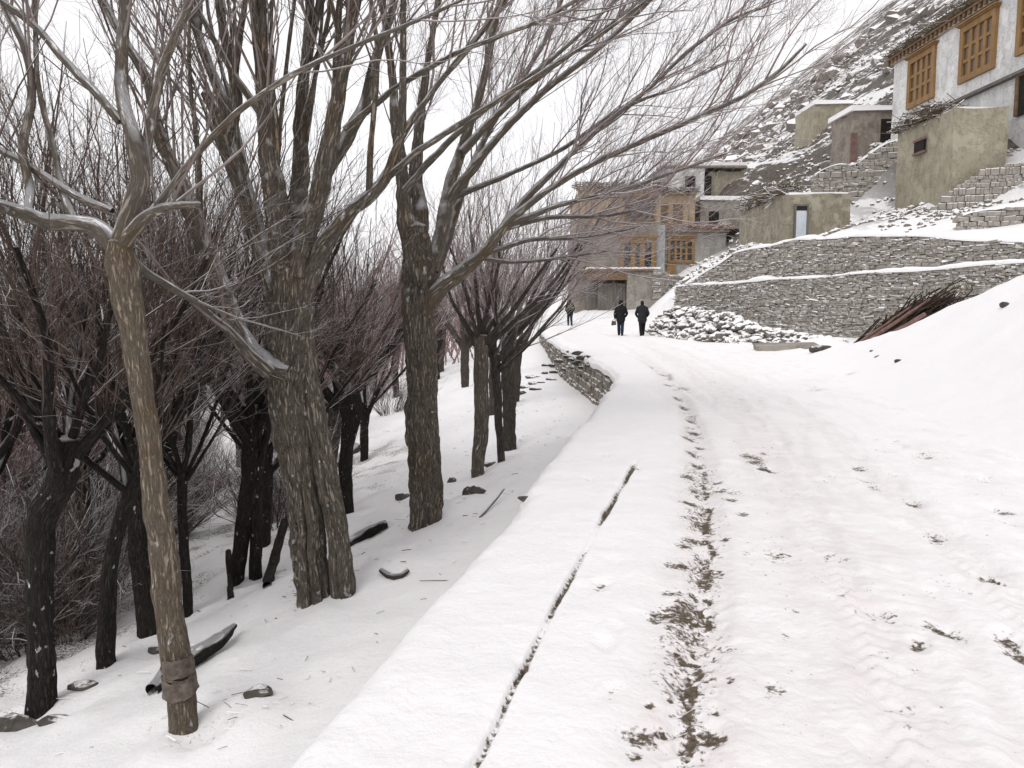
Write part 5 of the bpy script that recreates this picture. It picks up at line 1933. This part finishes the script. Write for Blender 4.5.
# ---- the forked tree in the middle
pcx = hit(426, 523)
DC = float(pcx[1])
tc = empty('willow_tree', pcx, 'straight forked tree in the middle, long bare branches arching right over the road', 'tree')
mb = MB()
limb(mb, pxpath([(427, 550, 17.5), (426, 525, 16.5), (424, 470, 15.5), (421, 400, 15), (420, 330, 15.5), (418, 285, 16.5), (416, 250, 14), (415, 225, 10)], DC), 90, 0.024, 0.13, 0.10, 0.24, 8, knots=8)
local(mb.build('trunk', M['bark_hero'], smooth=True), tc)
LC = []
limbsC = [
    ([(414, 262, 11), (406, 220, 10), (403, 180, 8.5), (396, 130, 7), (392, 75, 6, .1), (384, 10, 5, .1), (375, -90, 3, .2)], 1.2, 'limb_hero'),
    ([(418, 255, 10, .1), (420, 215, 9.5, .2), (416, 170, 8, .3), (420, 120, 6.5, .3), (428, 60, 5, .3), (440, -10, 4, .3), (448, -110, 2.5, .3)], 1.2, 'limb_hero'),
    ([(426, 305, 11), (444, 285, 10, -.1), (462, 270, 9.5, -.2), (486, 250, 8, -.3), (502, 228, 6.5, -.35), (540, 196, 5, -.4), (590, 165, 4.3, -.5), (650, 138, 3.8, -.6), (700, 116, 3.4, -.7), (745, 95, 3.0, -.8), (780, 70, 2.7, -.8), (806, 44, 2.2, -.8)], 1.6, 'limb_pale'),
    ([(430, 270, 9, .1), (441, 235, 8.5, .2), (446, 200, 8, .3), (462, 150, 6.5, .4), (478, 100, 5.5, .4), (492, 40, 4.5, .4), (505, -30, 3.5, .4), (520, -120, 2, .4)], 1.4, 'limb_pale'),
    ([(446, 205, 6, .3), (470, 172, 5.5, .2), (500, 135, 5, .2), (540, 95, 4.4, .2), (590, 55, 4, .2), (630, 20, 3.4, .2), (665, -15, 2.6, .2), (710, -70, 1.8, .2)], 1.4, 'limb_pale'),
    ([(486, 252, 5.5, -.3), (520, 205, 4.5, -.1), (560, 165, 4, 0), (600, 128, 3.5, .1), (645, 92, 3.2, .1), (690, 50, 2.8, .1), (735, 18, 2.3, .1), (770, 5, 1.6, .1)], 1.2, 'limb_pale'),
    ([(462, 152, 4.5, .3), (500, 112, 4, .3), (545, 72, 3.6, .3), (590, 40, 3, .3), (640, 0, 2.5, .3), (680, -40, 1.8, .3)], 1.2, 'limb_pale'),
    ([(426, 300, 6, .2), (440, 260, 6, .4), (455, 215, 5.5, .6), (470, 170, 5, .8), (500, 110, 4.4, 1.0), (540, 50, 3.6, 1.2), (570, -20, 2.6, 1.2)], 1.2, 'limb_pale'),
    ([(505, 226, 4, -.35), (560, 205, 3.4, -.4), (620, 190, 2.8, -.4), (680, 170, 2.2, -.5), (735, 150, 1.5, -.5)], 1.0, 'limb_pale'),
    ([(445, 200, 4, .3), (500, 178, 3.2, .2), (560, 150, 2.8, .2), (620, 110, 2.4, .2), (680, 85, 1.8, .2), (730, 60, 1.3, .2)], 1.0, 'limb_pale'),
    ([(500, 230, 3.4, -.35), (545, 218, 3.0, -.3), (600, 216, 2.4, -.3), (655, 206, 1.6, -.3)], .9, 'limb_pale'),
    ([(480, 256, 3.4, -.3), (530, 240, 2.8, -.1), (580, 238, 2.2, 0), (635, 228, 1.4, .1)], .9, 'limb_pale'),
    ([(478, 258, 3.0, -.3), (515, 262, 2.4, .1), (560, 258, 2.0, .3), (612, 250, 1.2, .5)], .8, 'limb_pale'),
    ([(405, 190, 4, -.2), (440, 150, 3.6, -.4), (490, 105, 3.2, -.5), (550, 60, 2.8, -.6), (610, 5, 2.2, -.6), (650, -40, 1.5, -.6)], 1.0, 'limb_pale'),
]
for i, (L, w, mt) in enumerate(limbsC):
    mb = MB()
    L = [(p[0], p[1], p[2] * (0.92 - 0.25 * min(1, k / 4)), *p[3:]) for k, p in enumerate(L)]
    q = limb(mb, pxpath(L, DC), 18 if i < 4 else 10, 0.045, 0.09, 0.10, 0, 70 + i)
    LC.append((q, w))
    local(mb.build('limb', M[mt], smooth=True), tc)
mb = crown_from(LC, 16, (0.7, 2.1), 7, (0.35, 1.1), 5, (0.15, 0.5), 0.012, 0.22, 0.20, bias=(0.16, 0, 0.05))
local(mb.build('crown', M['twig_snowy'], smooth=True), tc)


# ---- further trees, grown from a trunk path
def grown_tree(path, label, limbs=9, spread=0.8, Ll=(2.0, 3.4), n1=7, bias=(0, 0, 0), bark='bark_mid', limbmat='bark_mid', twig='twig_snowy', r1=0.011,
               per2=6, per3=4, group=None, trunk_sides=28, depth=None, seed=0, name='willow_tree', sink=25, furrow=0.08, up1=0.35):
    base = hit(path[0][0], path[0][1])
    d = float(base[1]) if depth is None else depth
    t = empty(name, (base[0], base[1], base[2]), label, 'tree', group)
    pts = [(path[0][0] + 1, path[0][1] + sink, path[0][2] * 1.1)] + list(path)
    m_ = MB()
    rows = limb(m_, pxpath(pts, d), trunk_sides, 0.05, furrow, 0.10, 0.15, seed)
    local(m_.build('trunk', M[bark], smooth=True), t)
    top = rows[-1]
    LL = []
    r_ = np.random.default_rng(seed + 1)
    for i in range(limbs):
        m_ = MB()
        a = 2 * math.pi * (i + r_.uniform(-0.3, 0.3)) / limbs
        st = rows[-1 - int(r_.uniform(0, 0.18) * len(rows))]
        hdir = np.array([math.cos(a), math.sin(a), 0]) * spread * r_.uniform(0.35, 1.0) + np.array(bias)
        L = r_.uniform(*Ll)
        p0 = st[:3]
        r0 = st[3] * r_.uniform(0.38, 0.6)
        pts3 = []
        for k in range(5):
            s = k / 4
            q = p0 + L * (hdir * (0.55 * s + 0.25 * s ** 1.5) + np.array([0, 0, 1.0]) * (0.5 * s + 0.35 * s * s)) + r_.normal(0, 0.05, 3) * s
            pts3.append((*q, r0 * (1 - 0.72 * s)))
        LL.append((limb(m_, pts3, 9, 0.08, 0.08, 0.10, 0, seed + i), 1.0))
        local(m_.build('limb', M[limbmat], smooth=True), t)
    m_ = crown_from(LL, n1, (0.7, 2.0), per2, (0.35, 1.0), per3, (0.15, 0.45), r1, 0.12, up1, bias=bias)
    local(m_.build('crown', M[twig], smooth=True), t)
    return t


grown_tree([(478, 476, 7), (481, 430, 6.8), (481, 380, 7), (481, 335, 7.5)], 'slender grey tree with frost on its trunk, first beyond the forked tree', 8, 0.9, (1.8, 3.0), 9, (0.22, 0, 0), 'bark_hero', seed=101)
grown_tree([(501, 462, 4), (499, 425, 4.2), (497, 390, 4.5), (496, 355, 5)], 'thin dark tree standing close in front of a thicker dark trunk', 7, 0.9, (1.6, 2.8), 9, (0.25, 0, 0), seed=111, depth=None)
grown_tree([(510, 450, 6.5), (509, 410, 6.5), (508, 370, 7), (507, 335, 7.5)], 'thicker dark tree just behind the thin dark tree, twigs spreading low over the wall', 9, 1.1, (1.8, 3.2), 9, (0.18, 0, 0), seed=121)
grown_tree([(493, 415, 4), (493, 385, 4), (493, 350, 4.5)], 'small dark tree peeping between the slender grey tree and the dark pair', 8, 1.0, (2.2, 3.4), 9, (0.15, 0, 0), seed=131)
grown_tree([(465, 387, 4.2), (465, 365, 4.2), (465, 340, 4.6)], 'distant tree left of the slender grey tree with a short visible trunk', 9, 1.0, (2.6, 4.0), 9, (0.1, 0, 0), seed=141)
grown_tree([(516, 402, 4), (517, 375, 4), (518, 345, 4.5)], 'dark tree at the right end of the row, its twigs reaching towards the village house', 9, 1.15, (2.2, 3.8), 7, (0.12, 0, 0), seed=151)
grown_tree([(440, 372, 4.0), (441, 350, 4.2), (442, 322, 4.6)], 'far pollard half hidden behind the forked tree trunk', 9, 1.0, (2.8, 4.2), 8, (0.05, 0, 0), twig='twig_red', seed=161)

# ---- dark pollards on the left, each with its own place
DK = dict(bark='bark_dark', limbmat='bark_dark', twig='twig_dark', trunk_sides=26)
grown_tree([(41, 708, 14), (40, 640, 13), (38, 570, 13), (42, 515, 14), (60, 480, 14), (72, 440, 12)], 'leftmost black tree trunk, kinked to the right near its top', 10, 0.9, (1.4, 2.4), 11, seed=201, **DK)
grown_tree([(106, 665, 9), (108, 600, 8), (114, 545, 7), (128, 500, 7), (140, 470, 6)], 'thin black tree leaning right, second from the left edge', 8, 0.9, (1.4, 2.6), 11, seed=211, **DK)
grown_tree([(149, 636, 11.5), (145, 590, 11), (140, 540, 11), (138, 490, 12), (140, 440, 12)], 'stout black trunk just left of the slim leaning tree', 10, 0.9, (1.8, 2.8), 11, seed=221, **DK)
grown_tree([(188, 614, 5), (186, 570, 5), (183, 520, 5), (182, 470, 5)], 'narrow purple black trunk just right of the slim leaning tree', 8, 0.8, (1.8, 3.0), 10, seed=231, **DK)
grown_tree([(238, 582, 8), (242, 540, 8), (248, 490, 9), (252, 450, 10), (250, 405, 9)], 'black trunk forming the left half of a close pair beside the big split tree', 10, 0.9, (2.0, 3.2), 11, seed=241, **DK)
grown_tree([(256, 577, 6.5), (256, 540, 6.5), (255, 500, 7), (258, 450, 7)], 'black trunk forming the right half of a close pair beside the big split tree', 7, 0.8, (2.0, 3.2), 10, seed=251, **DK)
grown_tree([(266, 545, 5), (267, 505, 5), (268, 465, 5.5)], 'small black tree showing between the close pair and the big split tree', 8, 0.9, (2.2, 3.4), 10, seed=261, **DK)
grown_tree([(327, 505, 7), (330, 470, 7), (334, 430, 7.5), (340, 395, 9)], 'broad fan shaped pollard right behind the big split tree', 14, 1.15, (2.0, 3.2), 12, bark='bark_mid', limbmat='bark_dark', twig='twig_red', seed=271)
grown_tree([(364, 460, 4), (364, 435, 4), (366, 408, 4.5)], 'small dark pollard alone on the snow between the split tree and the forked tree', 10, 1.1, (1.8, 3.0), 11, twig='twig_red', bark='bark_dark', limbmat='bark_dark', seed=281)
grown_tree([(90, 610, 6), (88, 560, 6), (84, 500, 7), (80, 460, 7)], 'dim dark tree between the two leftmost black trunks', 9, 0.9, (1.8, 2.8), 11, seed=291, **DK)
grown_tree([(14, 600, 6), (14, 540, 6), (16, 480, 7)], 'dim dark tree at the left picture edge behind the leftmost trunk', 9, 0.9, (1.8, 3.0), 11, seed=301, **DK)
grown_tree([(-40, 690, 12), (-36, 620, 12), (-30, 540, 12), (-20, 470, 12)], 'black tree beyond the left edge, only its twigs showing', 10, 0.9, (1.6, 2.6), 10, seed=311, **DK)


# ---- pollard willows of the valley, copies of a few grown ones
def pollard_proto(seed, h, red):
    r_ = np.random.default_rng(seed)
    t = empty('pollard_willow', (0, 0, 0), 'x', 'tree')
    m_ = MB()
    lean = r_.normal(0, 0.10, 2)
    pts = [(0, 0, -0.5, .17), (0, 0, 0, .15), (lean[0] * .5, lean[1] * .5, h * .5, .125), (lean[0] * h, lean[1] * h, h, .16), (lean[0] * h, lean[1] * h, h + .18, .10)]
    rows = limb(m_, pts, 16, 0.10, 0.10, 0.14, 0.2, seed)
    m_.build('trunk', M['bark_dark'], t, True)
    top = np.array(pts[-1][:3])
    n = 46
    a = r_.uniform(0, 2 * math.pi, n)
    sp = r_.uniform(0.12, 0.95, n)
    d = unit(np.stack([np.cos(a) * sp, np.sin(a) * sp, np.ones(n)], -1))
    o = top + d * 0.05 + r_.normal(0, 0.07, (n, 3)) - np.array([0, 0, 1]) * r_.uniform(0, 0.35, n)[:, None]
    P1, R1 = shoots(o, d, r_.uniform(1.4, 2.9, n), r_.uniform(0.012, 0.028, n), 7, 0.25, 0.06)
    m_ = MB()
    tubes(m_, P1, R1, 4)
    twig_fill(m_, P1, R1, 9, (0.35, 1.1), 4, (0.15, 0.45))
    m_.build('crown', M['twig_red' if red else 'twig_dark'], t, True)
    return t


def copy_tree(t):
    c = t.copy()
    COL.objects.link(c)
    for ch in t.children:
        k = ch.copy()
        COL.objects.link(k)
        k.parent = c
    return c


protos = [pollard_proto(401, 1.9, True), pollard_proto(402, 2.3, False), pollard_proto(403, 1.6, True), pollard_proto(404, 2.7, False), pollard_proto(405, 2.1, True)]
spots = []
r5 = np.random.default_rng(77)
tries = 0
while len(spots) < 64 and tries < 4000:
    tries += 1
    y_ = 11 + 44 * r5.uniform(0, 1) ** 1.2
    x_ = float(E(y_)) - 3.8 - r5.uniform(0, 1) ** 0.9 * (2 + 0.62 * y_)
    u_ = 512 + F * x_ / y_
    if u_ < -110 or u_ > 440:
        continue
    v_ = 384 - F * ((float(height(x_, y_)) - 1.6) / y_ + 0.1)
    # keep the gap of open snow seen left of the big split tree and right of it
    if 196 < u_ < 236 and y_ < 34:
        continue
    if 345 < u_ < 415 and y_ < 30:
        continue
    if any((x_ - a) ** 2 + (y_ - b) ** 2 < (1.3 + y_ * 0.02) ** 2 for a, b in spots):
        continue
    spots.append((x_, y_))
used = set()
for i, (x_, y_) in enumerate(spots):
    k = i % 5
    if k in used:
        o = copy_tree(protos[k])
    else:
        o = protos[k]
        used.add(k)
    s = r5.uniform(0.85, 1.25)
    o.location = (x_, y_, float(height(x_, y_)))
    o.rotation_euler = (0, 0, r5.uniform(0, 6.28))
    o.scale = (s, s, s * r5.uniform(0.85, 1.08))
    o['label'] = 'dark pollard willow with reddish upright shoots, one of the crowd in the valley' if k in (0, 2, 4) else 'dark pollard willow with brown upright shoots, one of the crowd in the valley'
    o['category'] = 'tree'
    o['group'] = 'red shooted pollards in the valley' if k in (0, 2, 4) else 'brown shooted pollards in the valley'


# undergrowth in the valley: bushes
def bush_proto(seed):
    r_ = np.random.default_rng(seed)
    n = 60
    a = r_.uniform(0, 6.28, n)
    sp = r_.uniform(0.2, 1.3, n)
    d = unit(np.stack([np.cos(a) * sp, np.sin(a) * sp, np.ones(n)], -1))
    P1, R1 = shoots(np.stack([np.cos(a) * .25, np.sin(a) * .25, a * 0 - 0.05], -1), d, r_.uniform(0.9, 2.1, n), r_.uniform(0.006, 0.013, n), 6, 0.1, 0.07)
    m_ = MB()
    tubes(m_, P1, R1, 4)
    twig_fill(m_, P1, R1, 9, (0.25, 0.8), 3, (0.1, 0.35))
    o = m_.build('bush', M['twig_dark'], None, True)
    return tag(o, 'bare brown bush among the dark trunks in the valley', 'bush', 'bare bushes in the valley')


bp = [bush_proto(501), bush_proto(502)]
r6 = np.random.default_rng(5)
placed = 0
tries = 0
while placed < 84 and tries < 3000:
    tries += 1
    y_ = 9.0 + 34 * r6.uniform(0, 1) ** 1.3
    x_ = float(E(y_)) - 5.4 - r6.uniform(0, 1) * (1 + 0.6 * y_)
    u_ = 512 + F * x_ / y_
    if u_ < -80 or u_ > 400 or (190 < u_ < 240 and y_ < 34) or (330 < u_ < 420 and y_ < 26):
        continue
    o = bp[placed] if placed < 2 else bp[placed % 2].copy()
    if placed >= 2:
        COL.objects.link(o)
    s = r6.uniform(0.7, 1.4)
    o.location = (x_, y_, float(height(x_, y_)))
    o.rotation_euler = (0, 0, r6.uniform(0, 6.28))
    o.scale = (s, s, s)
    placed += 1

# far wood closing the valley: reads as one mass
mb = MB()
r7 = np.random.default_rng(6)
n = 2600
yy = r7.uniform(50, 125, n)
xx = E(np.minimum(yy, 79)) - 4 - r7.uniform(0, 1, n) * (6 + 0.9 * yy)
zz = height(xx, yy)
d = unit(np.stack([r7.normal(0, .28, n), r7.normal(0, .28, n), np.ones(n)], -1))
P1, R1 = shoots(np.stack([xx, yy, zz], -1), d, r7.uniform(3.5, 8.5, n), r7.uniform(0.03, 0.08, n), 5, 0.1, 0.04)
tubes(mb, P1, R1, 3)
P2, R2 = sub(P1, R1, 11, 0.2, 0.98, (0.25, 0.7), (0.8, 2.2), 0.4, 4, 0.3, 0.05, 0.012)
tubes(mb, P2, R2, 3, cap=False)
tag(mb.build('far_wood', M['twig_red']), 'far bare reddish wood closing the valley behind the pollards', 'wood', None, 'stuff')

# ------------------------------------------------------------------ sky, sun, view
w = bpy.data.worlds.new('World')
SC.world = w
w.use_nodes = True
nt = w.node_tree
bg = nt.nodes['Background']
sky = nt.nodes.new('ShaderNodeTexSky')
sky.sky_type = 'NISHITA'
sky.sun_disc = False
SUN_EL, SUN_ROT = math.radians(50), math.radians(205)
sky.sun_elevation = SUN_EL
sky.sun_rotation = SUN_ROT
sky.altitude = 3000
sky.air_density = 1.0
sky.dust_density = 6.0
hs = nt.nodes.new('ShaderNodeHueSaturation')
hs.inputs['Saturation'].default_value = 0.12
nt.links.new(sky.outputs['Color'], hs.inputs['Color'])
# even cloud sheet: evens out the clear-sky gradient
tcn = nt.nodes.new('ShaderNodeTexCoord')
cl = nt.nodes.new('ShaderNodeTexNoise')
cl.inputs['Scale'].default_value = 2.2
cl.inputs['Detail'].default_value = 5
nt.links.new(tcn.outputs['Generated'], cl.inputs['Vector'])
cr = nt.nodes.new('ShaderNodeValToRGB')
cr.color_ramp.elements[0].position = 0.3
cr.color_ramp.elements[0].color = (6.6, 6.5, 6.65, 1)
cr.color_ramp.elements[1].position = 0.7
cr.color_ramp.elements[1].color = (7.6, 7.45, 7.5, 1)
nt.links.new(cl.outputs['Fac'], cr.inputs['Fac'])
mx = nt.nodes.new('ShaderNodeMix')
mx.data_type = 'RGBA'
mx.inputs[0].default_value = 0.72
nt.links.new(hs.outputs['Color'], mx.inputs[6])
nt.links.new(cr.outputs['Color'], mx.inputs[7])
nt.links.new(mx.outputs[2], bg.inputs['Color'])
bg.inputs['Strength'].default_value = 0.12

sd = bpy.data.lights.new('sun', 'SUN')
sd.energy = 0.7
sd.angle = math.radians(25)
sd.color = (1.0, 0.97, 0.93)
so = bpy.data.objects.new('sun', sd)
COL.objects.link(so)
so.location = (0, 0, 40)
# the sky's rotation turns clockwise from +Y
dirv = Vector((math.sin(SUN_ROT) * math.cos(SUN_EL), math.cos(SUN_ROT) * math.cos(SUN_EL), math.sin(SUN_EL)))
so.rotation_euler = dirv.to_track_quat('Z', 'Y').to_euler()

SC.view_settings.view_transform = 'Standard'
SC.view_settings.look = 'None'
SC.view_settings.gamma = 1
SC.view_settings.exposure = 0.50
SC.view_settings.use_curve_mapping = False
SC.cycles.use_denoising = True
SC.cycles.max_bounces = 6
SC.cycles.diffuse_bounces = 3
